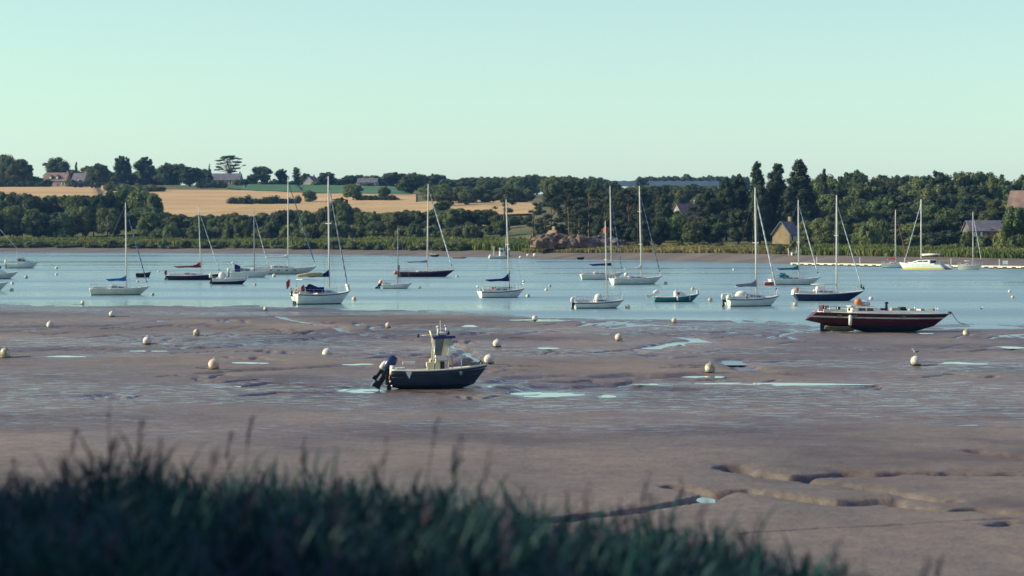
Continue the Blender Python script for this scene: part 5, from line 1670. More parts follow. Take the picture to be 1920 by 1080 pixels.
MB().use('cloth_blue', True).ell((L * .02, 0, 1.95), (.9, .7, .35)).build('folded_cover', r)
MB().use('mast_alu', True).tube([(0, 0, 1.7), (-.1, 0, 9.5)], .06, 8).build('mast', r)
MB().use('furl_white', True).tube([(L * .47 - .0, 0, 5.2), (-.05, 0, 9.2)], [.05, .04], 6).tube([(L * .47, 0, 1.3), (L * .47, 0, 5.2)], .012, 4).build('furled_jib', r)
r, L, B, f = motorboat('motorboat', 'white launch nearest the picture edge with only its bow showing', -80, 16, 546, R_(10), 'white_gelcoat', .95)
cabin_parts(r, [(-L * .2, B * .36, .8, 1.7, .06), (L * .08, B * .33, .8, 1.6, .06), (L * .24, B * .2, .8, 1.05, .03)], 'deck_white', [(-L * .1, L * .05, .4, .8)])
r, L, B, f = motorboat('speedboat', 'white topped speedboat with dark hull and rounded windscreen', 396, 467, 533, R_(12), 'dark_hull', .85, sheer=(.95, .95, 1.12), stripe='white_gelcoat', stripe_h=.36)
cabin_parts(r, [(-L * .12, B * .34, .75, 1.15, .05), (L * .12, B * .30, .78, 1.1, .05), (L * .38, B * .12, .9, 1.0, .03)], 'deck_white', [])
MB().use('glass_sunlit').box((-L * .10, 0, 1.35), (.05, B * .62, .5), ry=-.5).build('windscreen', r)
MB().use('cloth_white', True).ell((-L * .22, 0, 1.35), (.55, .5, .55)).build('seat_cover', r)
outboard(r, (-L * .5 - .1, 0, .8), 1.1, 'cloth_white')
rails(r, f, .55, .88, .3, 4)
r, L, B, f = motorboat('motorboat', 'teal green fishing boat with its outboard tilted up', 1226, 1313, 566, R_(6), 'teal_paint', .70, Bf=.34, deckm='deck_white', sheer=(.86, .86, 1.35))
cabin_parts(r, [(-L * .06, B * .28, .55, 1.25, .05), (L * .06, B * .28, .55, 1.25, .05), (L * .2, B * .2, .6, .85, .03)], 'deck_white', [(-L * .04, L * .05, .4, .8)])
o = outboard(r, (-L * .5 - .25, 0, .85), 1.15, 'cloth_white', 1.1, 'cream_gelcoat')
fender(r, (-L * .02, -B * .52, .45)); fender(r, (L * .26, -B * .46, .38), 'cloth_grey')
rails(r, f, .55, .88, .5, 4)
MB().use('cloth_white').box((-L * .03, -B * .3, 1.1), (.16, .2, .8)).build('rod_tube', r)
MB().use('cloth_white').box((L * .46, 0, 1.15), (.2, .3, .35)).build('anchor_roller', r)
# tenders and dinghies
def dinghy(name, label, u0, u1, v, hdg, col, m2='deck_white', fb=.38, z=0.0, rub=True, heel=0.0):
    d = dwl(v, z)
    L = (u1 - u0) / FPX * d / max(.5, abs(cos(hdg)))
    B = L * .42
    r = empty(name, (gx((u0 + u1) / 2, d), d, z), hdg, heel)
    tag(r, label, 'dinghy')
    _LEN[r.name] = L
    hull_parts(r, L, B, fb, fb * .95, fb * 1.25, .12, .85, L * .12, 0, col, None, col, col, deck=m2, rail=m2, deck_drop=.16, stripe_h=.05, boot_h=.03, nst=14)
    mb = MB().use('weathered_wood')
    for t in (-.25, .12):
        MB().use('weathered_wood').box((L * t, 0, fb * .88), (L * .09, B * .8, .03)).build('thwart', r)
    return r, L, B
dinghy('dinghy', 'dark open tender floating behind the sloop with the blue cover', 255, 283, 520, R_(3), 'antifoul_black', 'weathered_wood', .75)
dinghy('inflatable_dinghy', 'red and white dinghy trailing from the sloop with teal covers', 1433, 1452, 535, R_(8), 'red_paint', 'cloth_white', .5)
dinghy('dinghy', 'dark dinghy with a motor drawn up beyond the dark red sloop', 806, 822, 481, R_(150), 'antifoul_black', 'cloth_white', .7, z=.1)
dinghy('canoe', 'thin reddish canoe resting at the far water edge', 848, 875, 484.5, R_(2), 'red_hull', 'orange_paint', .28)
dinghy('dinghy', 'small white dinghy pulled up beside the far fishing boat', 983, 1012, 481, R_(8), 'maroon_paint', 'cloth_white', 1.0, z=.25)
dinghy('dinghy', 'dark wrecked boat lying on the far mud below the rocky point', 1044, 1080, 482, R_(-6), 'antifoul_black', 'antifoul_black', 1.1, z=.3, heel=.25)
dinghy('dinghy', 'black dinghy beside the dark wreck on the far mud', 1082, 1096, 486, R_(10), 'antifoul_black', 'antifoul_black', .5, z=.1)
r, L, B, f = motorboat('fishing_boat', 'small white fishing boat moored below the far marsh', 916, 962, 485, R_(10), 'white_gelcoat', .8, z=0.0)
cabin_parts(r, [(-L * .05, .75, .7, 3.0, .05), (L * .12, .75, .7, 3.0, .05)], 'deck_white', [(-L * .02, L * .09, .5, .8)], name='wheelhouse')
MB().use('mast_alu', True).tube([(L * .2, 0, .8), (L * .2, 0, 5.6)], .08, 6).build('mast', r)
MB().use('steel').tube([(-L * .3, .8, .7), (-L * .3, .8, 3.4), (-L * .3, -.8, 3.4), (-L * .3, -.8, .7)], .07, 6).build('stern_gantry', r)
MB().use('orange_paint').box((-L * .3, 0, 3.2), (.5, 1.2, .5)).build('life_raft', r)
ball(r, (-L * .45, -.7, .8), .4, 'cloth_white'); ball(r, (L * .34, -.6, 2.6), .32, 'cloth_white')
MB().use('navy_paint').box((L * .3, 0, 1.4), (.9, 1.2, 1.4)).build('deck_gear', r)
r, L, B, f = motorboat('fishing_boat', 'small white fishing boat drawn up at the seaward end of the pontoon', 1468, 1500, 493, R_(6), 'white_gelcoat', 1.0)
cabin_parts(r, [(L * .0, .7, .9, 2.6, .05), (L * .22, .7, .9, 2.6, .05)], 'deck_white', [(L * .04, L * .18, .5, .82)], name='wheelhouse')
MB().use('navy_paint').box((L * .22, 0, 1.5), (.8, 1.3, 1.1)).build('deck_gear', r)
MB().use('mast_alu', True).tube([(-L * .15, 0, 1), (-L * .2, 0, 3.6)], .09, 6).build('mast', r)
MB().use('mast_alu', True).tube([(L * .3, 0, 1), (L * .3, 0, 3.9)], .07, 6).build('derrick', r)
for i, (u, lab) in enumerate([(976, 'tiny white float lying on the far mud before the white dinghy'), (990, 'white plastic drum in the far white dinghy'), (1003, 'white fish box at the bow of the far white dinghy')]):
    o = MB().use('cloth_white', True).ell((0, 0, 0), (.45, .35, .38) if i < 2 else (.55, .4, .55), 10, 7).build('float_drum', loc=(gx(u, 660), 660, 1.15 if i else .6))
    tag(o, lab, 'float')
# ------------------------------------------------------------------ stranded centre console boat
M['glass_shaded'] = mat('glass_shaded', (.20, .22, .22), .2, var=.15, scale=1.5, spec=.6, trans=.2)  # the same windscreen glass with its shaded grey put into the colour
M['console_cream'] = mat('console_cream', (.50, .45, .27), .6, col2=(.66, .60, .40), scale=2.2, spec=.3, fac=(.3, .6))
def console_boat():
    x, y, z = on_mud(825, 728)
    r = empty('stranded_motorboat', (x, y, z + .20), R_(5), rx=R_(-2), ry=R_(-1.0))
    tag(r, 'slate blue centre console boat stranded on the mud with its outboard tilted up', 'motorboat')
    L, B = 4.95, 2.0
    _LEN[r.name] = L
    f = hull_parts(r, L, B, .78, .74, .95, .34, .88, .75, -.06, 'slate_blue', None, 'slate_blue', 'antifoul', deck='deck_white', rail='cream_gelcoat', nst=28, bow_full=2.5, full=.5, boot_h=.05, deck_drop=.14, stripe_h=.06)
    # two strakes along the topside
    for s in (1, -1):
        for fz in (.52,):
            MB().use('slate_blue', True).tube([(f(t)[0] - .12 * t ** 6, s * (f(t)[1] * (fz + .4 * (1 - t) ** .15) * .985 + .01), f(t)[2] * fz + .02) for t in [i / 14 for i in range(14)]], .014, 5).build('spray_rail', r)
    # console
    c = MB().use('console_cream').loft([[(-.30, -.36, .55), (.30, -.36, .55), (.30, .36, .55), (-.30, .36, .55)], [(-.24, -.34, 1.1), (.26, -.34, 1.1), (.26, .34, 1.1), (-.24, .34, 1.1)], [(-.10, -.32, 1.45), (.24, -.32, 1.32), (.24, .32, 1.32), (-.10, .32, 1.45)]]).build('console', r)
    MB().use('black_rubber').box((.12, -.345, .92), (.22, .02, .5)).build('console_door', c)
    MB().use('black_rubber', True).tube([(-.42, .17 * cos(a), 1.15 + .17 * sin(a)) for a in [2 * pi * k / 14 for k in range(15)]], .02, 6).build('steering_wheel', c)
    MB().use('cloth_white').box((.32, 0, .72), (.3, .55, .32)).build('console_seat', r)
    # windscreen and roof
    def pane(name, P, m, t=.02):
        n_ = (Vector(P[1]) - Vector(P[0])).cross(Vector(P[3]) - Vector(P[0])).normalized() * t
        V = [tuple(Vector(p)) for p in P] + [tuple(Vector(p) + n_) for p in P]
        return MB().use(m).add(V, [(3, 2, 1, 0), (4, 5, 6, 7), (0, 1, 5, 4), (1, 2, 6, 5), (2, 3, 7, 6), (3, 0, 4, 7)]).build(name, r)
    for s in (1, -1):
        pane('windscreen_pane', [(-.20, s * .42, 1.48), (.02, s * .42, 1.48), (.18, s * .50, 2.33), (-.22, s * .50, 2.33)], 'glass_shaded')
        pane('windscreen_pane', [(.06, s * .42, 1.48), (.36, s * .40, 1.48), (.60, s * .46, 2.33), (.22, s * .50, 2.33)], 'glass_sunlit')
        MB().use('antifoul_black').tube([(.04, s * .425, 1.46), (.20, s * .505, 2.34)], .018, 6).build('window_pillar', r)
    pane('windscreen_pane', [(.38, -.40, 1.48), (.38, .40, 1.48), (.62, .46, 2.33), (.62, -.46, 2.33)], 'glass_sunlit')
    MB().use('cloth_white').box((.08, 0, 1.36), (.58, .86, .24)).build('windscreen_base', r)
    for sx in (-.30, .46):
        for s in (1, -1):
            MB().use('steel', True).tube([(sx - .06, s * .47, .62), (sx, s * .47, 1.4), (sx + .08, s * .45, 2.36)], .022, 7).build('roof_post', r)
    ro = MB().use('navy_paint').box((.24, 0, 2.40), (1.14, 1.12, .13), taper=(.94, .92)).build('roof', r)
    MB().use('cloth_white', True).tube([(-.05, -.1, 2.46), (-.05, -.1, 2.85)], .055, 8).ell((-.05, -.1, 2.92), (.10, .10, .06), 10, 6).build('anchor_light', ro)
    MB().use('cloth_white', True).tube([(.10, .15, 2.46), (.08, .15, 3.25)], .012, 5).build('antenna', ro)
    MB().use('cream_gelcoat', True).ell((.14, .1, 2.56), (.26, .26, .11), 14, 6).build('radar_dome', ro)
    MB().use('black_rubber', True).ell((.44, -.35, 2.60), (.09, .10, .11), 10, 7).build('spotlight', ro)
    MB().use('steel', True).tube([(.34, 0, 2.46), (.36, 0, 2.98)], .02, 6).tube([(.28, 0, 2.98), (.48, 0, 2.98)], .02, 6).build('light_mast', ro)
    MB().use('cloth_white', True).tube([(-1.05, .2, 2.50), (.05, .25, 2.53)], .028, 6).build('folded_antenna', ro)
    MB().use('black_rubber', True).ell((-1.06, .2, 2.50), (.07, .07, .10), 8, 6).build('antenna_base', ro)
    for i in range(5):
        MB().use('console_cream', True).tube([(-.34, -.40 + .2 * i, 2.30), (-.46, -.40 + .2 * i, 2.74)], .026, 7).build('rod_holder', ro)
    for s in (1, -1):
        MB().use('console_cream', True).tube([(-.40, s * .52, 1.30), (-.30, s * .52, 1.95), (-.36, s * .52, 2.36)], .024, 7).build('roof_brace', r)
        MB().use('console_cream', True).tube([(.40, s * .50, .62), (.46, s * .50, 1.30), (.30, s * .48, 1.44)], .022, 7).build('grab_rail', r)
    # grab rails beside the console
    for s in (1, -1):
        MB().use('console_cream', True).tube([(-.62, s * .40, .58), (-.48, s * .40, 1.28), (-.20, s * .40, 1.36)], .03, 7).tube([(-.40, s * .40, .58), (-.36, s * .40, 1.30)], .025, 6).build('leaning_post', r)
    MB().use('console_cream').box((-.50, 0, 1.02), (.34, .84, .22)).box((-.50, 0, .82), (.30, .74, .46)).build('helm_seat', r)
    MB().use('orange_paint', True).tube([(.56, -.46 + .0, 1.05 + .26 * sin(a) * 1.0) if False else (.58 + .05 * cos(a), -.47 + .04 * sin(a), 1.05 + .36 * sin(a)) for a in [pi * (-.5 + k / 10) for k in range(11)]], .03, 6).build('hanging_rope', r)
    MB().use('steel', True).tube([(1.08, -.55, .70), (1.08, -.55, 1.42)], .03, 7).build('rod_post', r)
    # bow
    bw = MB().use('console_cream').loft([[(1.55, -.62, .80), (2.30, -.16, .90), (2.30, .16, .90), (1.55, .62, .80)], [(1.60, -.56, .94), (2.24, -.14, 1.0), (2.24, .14, 1.0), (1.60, .56, .94)]]).build('bow_locker', r)
    MB().use('weathered_wood').box((1.75, -.15, 1.02), (.30, .34, .16), rz=.3).build('fish_box', r)
    MB().use('black_rubber', True).tube([(1.98, .05, .98), (2.10, -.02, 1.16), (2.20, .02, 1.0)], .045, 6).build('anchor', r)
    MB().use('steel', True).tube([(2.40, 0, .96), (2.42, 0, 1.22)], .02, 6).build('bow_cleat', r)
    MB().use('weathered_wood', True).tube([(1.45 + .24 * cos(a), -.30 + .2 * sin(a), .90 + .015 * k) for k, a in enumerate([2 * pi * k / 10 for k in range(24)])], .03, 5).build('rope_coil', r)
    # stern: bench, rail, canister, fittings
    MB().use('cloth_white').box((-2.0, 0, .84), (.42, 1.5, .12)).build('stern_bench', r)
    MB().use('cream_gelcoat').box((-1.55, .35, 1.12), (.62, .45, .14)).build('seat_cushion', r)
    MB().use('steel', True).tube([(-1.85, .6, .78), (-1.85, .6, 1.06), (-1.25, .6, 1.06), (-1.25, .6, .76)], .02, 6).build('seat_frame', r)
    V = [(-1.78, -.985, .70), (-1.46, -.995, .70), (-1.60, -.985, .34)]
    MB().use('shutter_white').add([(p[0], p[1] - .02, p[2]) for p in V] + [(p[0], p[1] + .05, p[2]) for p in V], [(0, 1, 2), (5, 4, 3), (0, 1, 4, 3), (1, 2, 5, 4), (2, 0, 3, 5)]).build('hull_plate', r)
    MB().use('cloth_grey', True).ell((1.02, -.985, .56), (.085, .03, .11), 10, 6).build('hull_badge', r)
    # engine bracket and outboards
    MB().use('antifoul_black').box((-2.62, 0, .30), (.30, 1.1, .5)).box((-2.60, 0, -.02), (.22, .6, .5)).build('engine_bracket', r)
    o = outboard(r, (-2.76, -.12, .60), 1.32, 'navy_paint', R_(33), 'antifoul_black')
    o2 = outboard(r, (-3.00, .45, .70), .80, 'cloth_white', R_(38), 'antifoul_black')
    MB().use('cloth_white', True).tube([(-2.42, -.5, .55), (-2.42, -.5, 1.02)], [.16, .13], 12).build('fuel_canister', r)
    for (a, b_, c_) in ((-2.55, -.62, .22), (-2.68, -.4, .05), (-2.48, -.7, .0), (-2.7, .3, .16)):
        MB().use('shutter_white', True).ell((a, b_, c_), (.05, .05, .05), 8, 6).build('stern_fitting', r)
    MB().use('orange_paint', True).tube([(-2.52, -.56, .62), (-2.60, -.60, .40), (-2.50, -.62, .20)], .03, 6).build('control_hose', r)
console_boat()

# ------------------------------------------------------------------ stranded red yacht without a mast
def red_yacht():
    x, y, z = on_mud(1655, 622)
    r = empty('stranded_yacht', (x, y, z + .55), R_(5), rx=R_(-1.5), ry=R_(1.1))
    tag(r, 'mastless maroon yacht with a white stripe stranded at the water edge', 'yacht')
    L, B = 11.2, 3.3
    _LEN[r.name] = L
    f = hull_parts(r, L, B, 1.0, .93, 1.02, .72, .50, 1.35, -.85, 'maroon_paint', 'maroon_paint', 'maroon_paint', 'antifoul', deck='deck_white', rail='cream_gelcoat', nst=34, cove='cloth_white', boot_h=.02, stripe_h=.22, full=.40, stern_lift=.30, tmax=.45)
    MB().use('antifoul').box((-4.75, 0, -.12), (.85, .12, 1.0)).build('rudder', r)
    MB().use('antifoul').loft([[(-1.6, -.12, -.72), (1.8, -.12, -.72), (1.8, .12, -.72), (-1.6, .12, -.72)], [(-1.5, -.14, -.45), (2.2, -.14, -.45), (2.2, .14, -.45), (-1.5, .14, -.45)]][::-1]).build('keel', r)
    # dark ports in the white stripe
    for (t, w) in ((.155, .38), (.26, .42), (.62, .3)):
        px, py, pz = f(t)
        MB().use('glass_dark').box((px, -py * .965, .71), (w, .10, .17)).build('hull_port', r)
    cab = cabin_parts(r, [(-2.75, 1.0, .9, 1.42, .05), (-2.4, 1.02, .9, 1.46, .05), (-.9, 1.0, .9, 1.46, .06), (-.3, .92, .92, 1.20, .05), (2.4, .55, 1.0, 1.12, .03)], 'cream_gelcoat', [(-2.25, -1.65, .40, .82), (-1.55, -1.0, .40, .82)])
    MB().use('deck_white').box((-1.9, 0, 1.50), (1.9, 1.7, .06)).build('cabin_roof', cab)
    wsb = MB().use('glass_dark').loft([[(-.95, -.8, 1.18), (-.95, .8, 1.18), (-.55, .75, 1.18), (-.55, -.75, 1.18)], [(-.98, -.75, 1.45), (-.98, .75, 1.45), (-.9, .7, 1.45), (-.9, -.7, 1.45)]]).build('windscreen', cab)
    MB().use('cream_gelcoat').box((-4.2, -1.02, 1.08), (1.9, .12, .26)).build('coaming', r)
    MB().use('cream_gelcoat').box((-4.2, 1.02, 1.08), (1.9, .12, .26)).build('coaming', r)
    MB().use('weathered_wood').box((-4.1, 0, 1.0), (1.6, 1.8, .06)).build('cockpit_sole', r)
    MB().use('cloth_white', True).ell((-1.55, .1, 1.72), (.55, .5, .26), 14, 7).build('life_raft', r)
    ball(r, (-2.15, -.35, 1.84), .32, 'orange_paint', 'deck_buoy')
    MB().use('antifoul_black', True).tube([(.28, 0, 1.1), (.28, 0, 1.75)], [.14, .10], 8).ell((.30, 0, 1.8), (.16, .14, .12), 8, 6).build('mast_stump', r)
    for (a, b_, w, h, m_) in ((.9, -.3, .8, .22, 'cloth_tan'), (1.6, .1, .55, .30, 'antifoul_black'), (2.3, -.1, .7, .14, 'cloth_tan'), (3.1, 0, .5, .14, 'varnish'), (-.1, -.5, .5, .2, 'black_rubber'), (4.0, 0, .35, .16, 'weathered_wood')):
        MB().use(m_).box((a, b_, 1.18 + h / 2 + .015 * a), (w, .6, h), rz=.2 * a, taper=(.8, .8)).build('deck_gear', r)
    for (a, b_, h) in ((-5.0, -.85, .62), (-5.0, .85, .62), (-4.5, -.95, .6), (-4.0, -1.1, .55), (-3.4, -1.25, .5), (-2.8, -1.35, .45), (2.4, -.95, .75), (4.5, -.35, .7), (4.5, .35, .7), (-4.5, .95, .6)):
        MB().use('steel', True).tube([(a, b_, .95), (a, b_, .98 + h)], .02, 5).build('stanchion', r)
    MB().use('weathered_wood', True).tube([(-5.1, -.86, 1.50), (-4.3, -1.0, 1.44), (-3.4, -1.25, 1.42), (-2.6, -1.35, 1.38)], .03, 6).tube([(-5.1, .86, 1.55), (-5.1, -.86, 1.55)], .025, 6).build('handrail', r)
    ball(r, (-4.75, -.6, 1.30), .15, 'cloth_white', 'small_fender'); ball(r, (-4.55, -.75, 1.22), .12, 'cloth_white', 'small_fender')
    MB().use('maroon_paint').box((-4.9, 0, 1.28), (.5, 1.4, .5)).build('stern_seat', r)
    MB().use('antifoul_black').box((-3.9, -.9, 1.26), (.28, .25, .3)).build('winch', r)
    MB().use('antifoul_black', True).tube([(-3.0, -.9, 1.12), (-3.0, -.9, 1.34)], .09, 8).build('winch', r)
    fender(r, (-3.05, -1.56, .36), 'cloth_white', .85, .14)
    MB().use('antifoul_black', True).tube([(5.45, 0, 1.14), (5.75, 0, 1.10), (5.62, 0, .98)], .07, 6).build('bow_roller', r)
    return r
ry = red_yacht()
_p = on_mud(1812, 621)
_R = MB().use('weathered_wood', True)
bw = Vector(ry.location) + Vector((5.6, .4, 1.2))
e2 = Vector((_p[0] - .1, _p[1], _p[2] + .6))
o = _R.tube([tuple(bw.lerp(e2, t) - Vector((0, 0, .35 * sin(pi * t))) - Vector(bw)) for t in [i / 10 for i in range(11)]], .03, 5).build('mooring_rope', loc=bw)
tag(o, 'slack mooring rope from the maroon yacht bow to a buoy', 'rope')
_x, _y, _z = on_mud(1572, 621)
d_ = dinghy('dinghy', 'muddy wooden dinghy wedged under the stern of the maroon yacht', 1543, 1606, 620, R_(3), 'weathered_wood', 'weathered_wood', .36)
d_[0].location = (_x, _y - 1.5, _z + .16)
d_[0].rotation_euler = (R_(6), R_(2), R_(3))

# ------------------------------------------------------------------ mooring buoys
def buoy_mat(key, c1, c2):
    M[key] = mat(key, c1, .55, col2=c2, scale=3.0, spec=.3, fac=(.42, .60), bump=.3, bscale=14)
buoy_mat('buoy_white', (.50, .44, .35), (.72, .69, .62))
buoy_mat('buoy_orange', (.50, .36, .24), (.68, .55, .42))
buoy_mat('buoy_dirty', (.30, .26, .17), (.62, .58, .48))
BU = {}
def buoy_proto(key):
    r = empty('mooring_buoy', (0, -400, -200))
    mb = MB().use(key, True)
    mb.ell((0, 0, .20), (.33, .33, .33), 22, 14)
    mb.build('float', r)
    MB().use('weathered_wood' if key != 'buoy_white' else 'antifoul_black', True).tube([(.31 * cos(a), .31 * sin(a), -.03 + .012 * sin(5 * a)) for a in [2 * pi * k / 20 for k in range(21)]], .035, 6).build('weed_ring', r)
    MB().use('steel', True)  .tube([(.05 * cos(a), 0, .54 + .05 * sin(a)) for a in [2 * pi * k / 12 for k in range(13)]], .016, 5).build('top_eye', r)
    MB().use('antifoul_black', True).tube([(.25 + .16 * i, .10 * sin(i * 1.3) + .03 * i, -.085 + .012 * (i % 2)) for i in range(11)], .022, 5).build('mooring_chain', r)
    return r
for k in ('buoy_white', 'buoy_orange', 'buoy_dirty'):
    BU[k] = [buoy_proto(k), False]
def buoy(u, v, label, key='buoy_white', dia=.66, mudb=False, sink=0.0):
    e = BU[key]
    if not e[1]:
        o = e[0]; e[1] = True
    else:
        o = copy_tree(e[0])
    if mudb:
        x, y, z = on_mud(u, v)
        # the listed row is the middle of the ball: drop to its foot
        v2 = v + .33 * FPX / y
        x, y, z = on_mud(u, v2)
        z += .10 - sink
    else:
        d = dwl(v + 3); x, y, z = gx(u, d), d, -.02
    o.location = (x, y, z)
    s = dia / .76
    o.scale = (s, s, s)
    o.rotation_euler = (0, 0, random.uniform(0, 6.28))
    tag(o, label, 'buoy', 'mooring buoys on the mud' if mudb else 'mooring buoys on the water')
    return o
for (u, v, lab, k, dia) in [
    (210, 588, 'white buoy on the mud directly below the sloop with the blue cover', 'buoy_white', .66),
    (94, 605, 'white buoy on the mud, second from the picture edge', 'buoy_white', .7),
    (369, 621, 'white buoy on the mud beyond the ball beside the dark streak', 'buoy_dirty', .66),
    (276, 638, 'clean white buoy on the mud in line with the tender', 'buoy_white', .7),
    (10, 661, 'dirty cream buoy on the mud at the very picture edge', 'buoy_dirty', .75),
    (401, 682, 'large orange tinted buoy beside a small pool on the mud', 'buoy_orange', .74),
    (728, 605, 'small orange tinted buoy on the mud beyond the stranded motorboat', 'buoy_orange', .56),
    (932, 643, 'white buoy on the mud beyond the bow of the stranded motorboat', 'buoy_white', .68),
    (917, 673, 'white buoy on the mud right at the bow of the stranded motorboat', 'buoy_white', .72),
    (1003, 595, 'small white buoy on the wet mud near the open sailing boat', 'buoy_white', .6),
    (1264, 599, 'half sunk orange buoy at the water edge below the teal boat', 'buoy_orange', .52),
    (1160, 631, 'round orange topped buoy alone on the mid mud', 'buoy_orange', .64),
    (1331, 688, 'dirty white buoy beside the winding creek on the mud', 'buoy_dirty', .68),
    (1812, 620, 'dirty round buoy tied to the bow rope of the maroon yacht', 'buoy_dirty', .66),
    (155, 566, 'small white buoy on the mud edge astern of the sloop with the blue cover', 'buoy_white', .5),
    (498, 577, 'small white buoy on the mud edge astern of the cruiser with navy hood', 'buoy_white', .5)]:
    buoy(u, v, lab, k, dia, True)
buoy(614, 655, 'pale buoy half buried in the mud between two creeks', 'buoy_white', .78, True, .24)
bg_ = buoy(1717, 676, 'white buoy on the mud with a gull standing on it', 'buoy_white', .72, True)
for (u, v, lab, k, dia) in [
    (106, 501, 'far dark buoy off the bow of the cabin cruiser, upper of a pair', 'buoy_white', .75),
    (106, 513, 'far buoy off the bow of the cabin cruiser, lower of a pair', 'buoy_white', .65),
    (49, 519, 'buoy off the bow of the fishing motorboat with blue cover', 'buoy_dirty', .75),
    (23, 530, 'upper of two buoys beside the launch at the picture edge', 'buoy_white', .62),
    (22, 543, 'lower of two buoys beside the launch at the picture edge', 'buoy_dirty', .62),
    (297, 507, 'tiny far buoy between the tender and the dark sloop', 'buoy_white', .5),
    (258, 526, 'small buoy just under the dark open tender', 'buoy_orange', .5),
    (286, 551, 'dark buoy off the bow of the sloop with the blue cover', 'buoy_dirty', .56),
    (514, 516, 'white buoy under the bow of the small motor sailer', 'buoy_white', .8),
    (478, 532, 'dark buoy off the bow of the speedboat', 'buoy_dirty', .5),
    (664, 560, 'pinkish buoy off the bow of the cruiser with navy hood', 'buoy_orange', .66),
    (787, 538, 'dark buoy off the bow of the small day boat', 'buoy_dirty', .5),
    (857, 517, 'dark buoy under the bow of the dark red sloop', 'buoy_dirty', .6),
    (1024, 542, 'white buoy in open water, lower of a pair near the navy cover sloop', 'buoy_white', .5),
    (1031, 535, 'dark buoy in open water, upper of a pair near the navy cover sloop', 'buoy_dirty', .5),
    (982, 526, 'small buoy beyond the bow of the navy cover sloop', 'buoy_white', .5),
    (990, 554, 'pale buoy touching the bow of the navy cover sloop', 'buoy_dirty', .6),
    (1177, 575, 'pale dirty buoy at the bow of the open sailing boat', 'buoy_dirty', .62),
    (1248, 530, 'dark buoy at the bow of the sloop with two spreaders', 'buoy_dirty', .62),
    (1299, 541, 'dark buoy in the water just above the teal boat', 'buoy_dirty', .6),
    (1332, 562, 'pale buoy between the teal boat and the grey cover sloop', 'buoy_dirty', .64),
    (1376, 504, 'bright white buoy alone in the far channel', 'buoy_white', .6),
    (1491, 570, 'pale buoy under the stern of the navy blue sloop', 'buoy_orange', .6),
    (1633, 559, 'dark topped buoy at the bow of the navy blue sloop', 'buoy_white', .6),
    (1893, 545, 'upper of two small buoys in open water near the far picture edge', 'buoy_white', .5),
    (1899, 556, 'lower of two small buoys in open water near the far picture edge', 'buoy_orange', .5)]:
    buoy(u, v, lab, k, dia)

# gull standing on the buoy, gulls on the water
M['gull_white'] = mat('gull_white', (.66, .66, .64), .7, var=.05)
M['gull_grey'] = mat('gull_grey', (.17, .18, .20), .7, var=.1)
def gull(loc, rz, label, legs=True):
    r = empty('gull', loc, rz)
    tag(r, label, 'bird')
    mb = MB().use('gull_white', True)
    P = [(-.20, .10, .012), (-.12, .13, .05), (0, .15, .085), (.10, .18, .075), (.15, .235, .045), (.17, .28, .042), (.195, .305, .045), (.225, .305, .03), (.245, .298, .012), (.285, .285, .004)]
    mb.loft([[(p[0] , p[2] * .85 * cos(a), p[1] + p[2] * sin(a)) for a in [2 * pi * k / 10 for k in range(10)]] for p in P])
    mb.build('body', r)
    for s in (1, -1):
        MB().use('gull_grey', True).ell((-.06, s * .062, .16), (.16, .022, .05), 12, 6, Euler((0, .15, 0)).to_matrix()).build('wing', r)
        if legs: MB().use('orange_paint', True).tube([(.01, s * .03, .09), (.01, s * .03, -.02), (.05, s * .03, -.03)], .008, 5).build('leg', r)
gull((bg_.location.x, bg_.location.y, bg_.location.z + .60), R_(200), 'grey and white gull standing on a buoy on the mud')
gull((gx(1840, dwl(580)), dwl(580), -.06), R_(20), 'gull floating on the water past the bow of the maroon yacht', False)
gull((gx(1575, 300), 300, -.06), R_(160), 'gull floating beyond the navy blue sloop', False)

# ------------------------------------------------------------------ near bank and reeds
def bank_z(x, y):
    p = np.interp(y, [-30, -8, 0, 6, 12, 18, 21, 26, 35, 45, 58], [7.2, 7.0, 6.9, 5.8, 4.95, 4.6, 4.1, 2.6, .9, .1, -.5])
    t = np.interp(x, [-30, -6, -3.8, -2.4, -1.2, 0, .6, 1.5, 2.5, 4, 30], [.14, .14, .10, .26, .10, -.02, -.10, -.28, -.60, -1.15, -1.6])
    return p + t * sstep(2, 14, y) * (1 - sstep(24, 45, y)) + .06 * vnoise(x / .8, y / .8, 91)
M['bank_soil'] = mat('bank_soil', (.05, .055, .03), .95, col2=(.09, .085, .045), scale=.8, bump=.6, bscale=8)
us = np.linspace(-34, 34, 110); vs = np.linspace(-26, 58, 120)
X_, Y_ = np.meshgrid(us, vs)
Z_ = bank_z(X_.ravel(), Y_.ravel()).reshape(X_.shape)
i_ = np.arange(119)[:, None] * 110 + np.arange(109)[None, :]
tag(np_mesh('near_bank', np.stack([X_, Y_, Z_], -1).reshape(-1, 3), np.stack([i_, i_ + 1, i_ + 111, i_ + 110], -1).reshape(-1, 4), [M['bank_soil']], smooth=True), kind='structure')
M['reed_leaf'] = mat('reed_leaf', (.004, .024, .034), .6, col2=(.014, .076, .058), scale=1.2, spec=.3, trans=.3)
M['reed_plume'] = mat('reed_plume', (.075, .06, .08), .9, col2=(.13, .10, .11), scale=9, spec=.1, trans=.2)

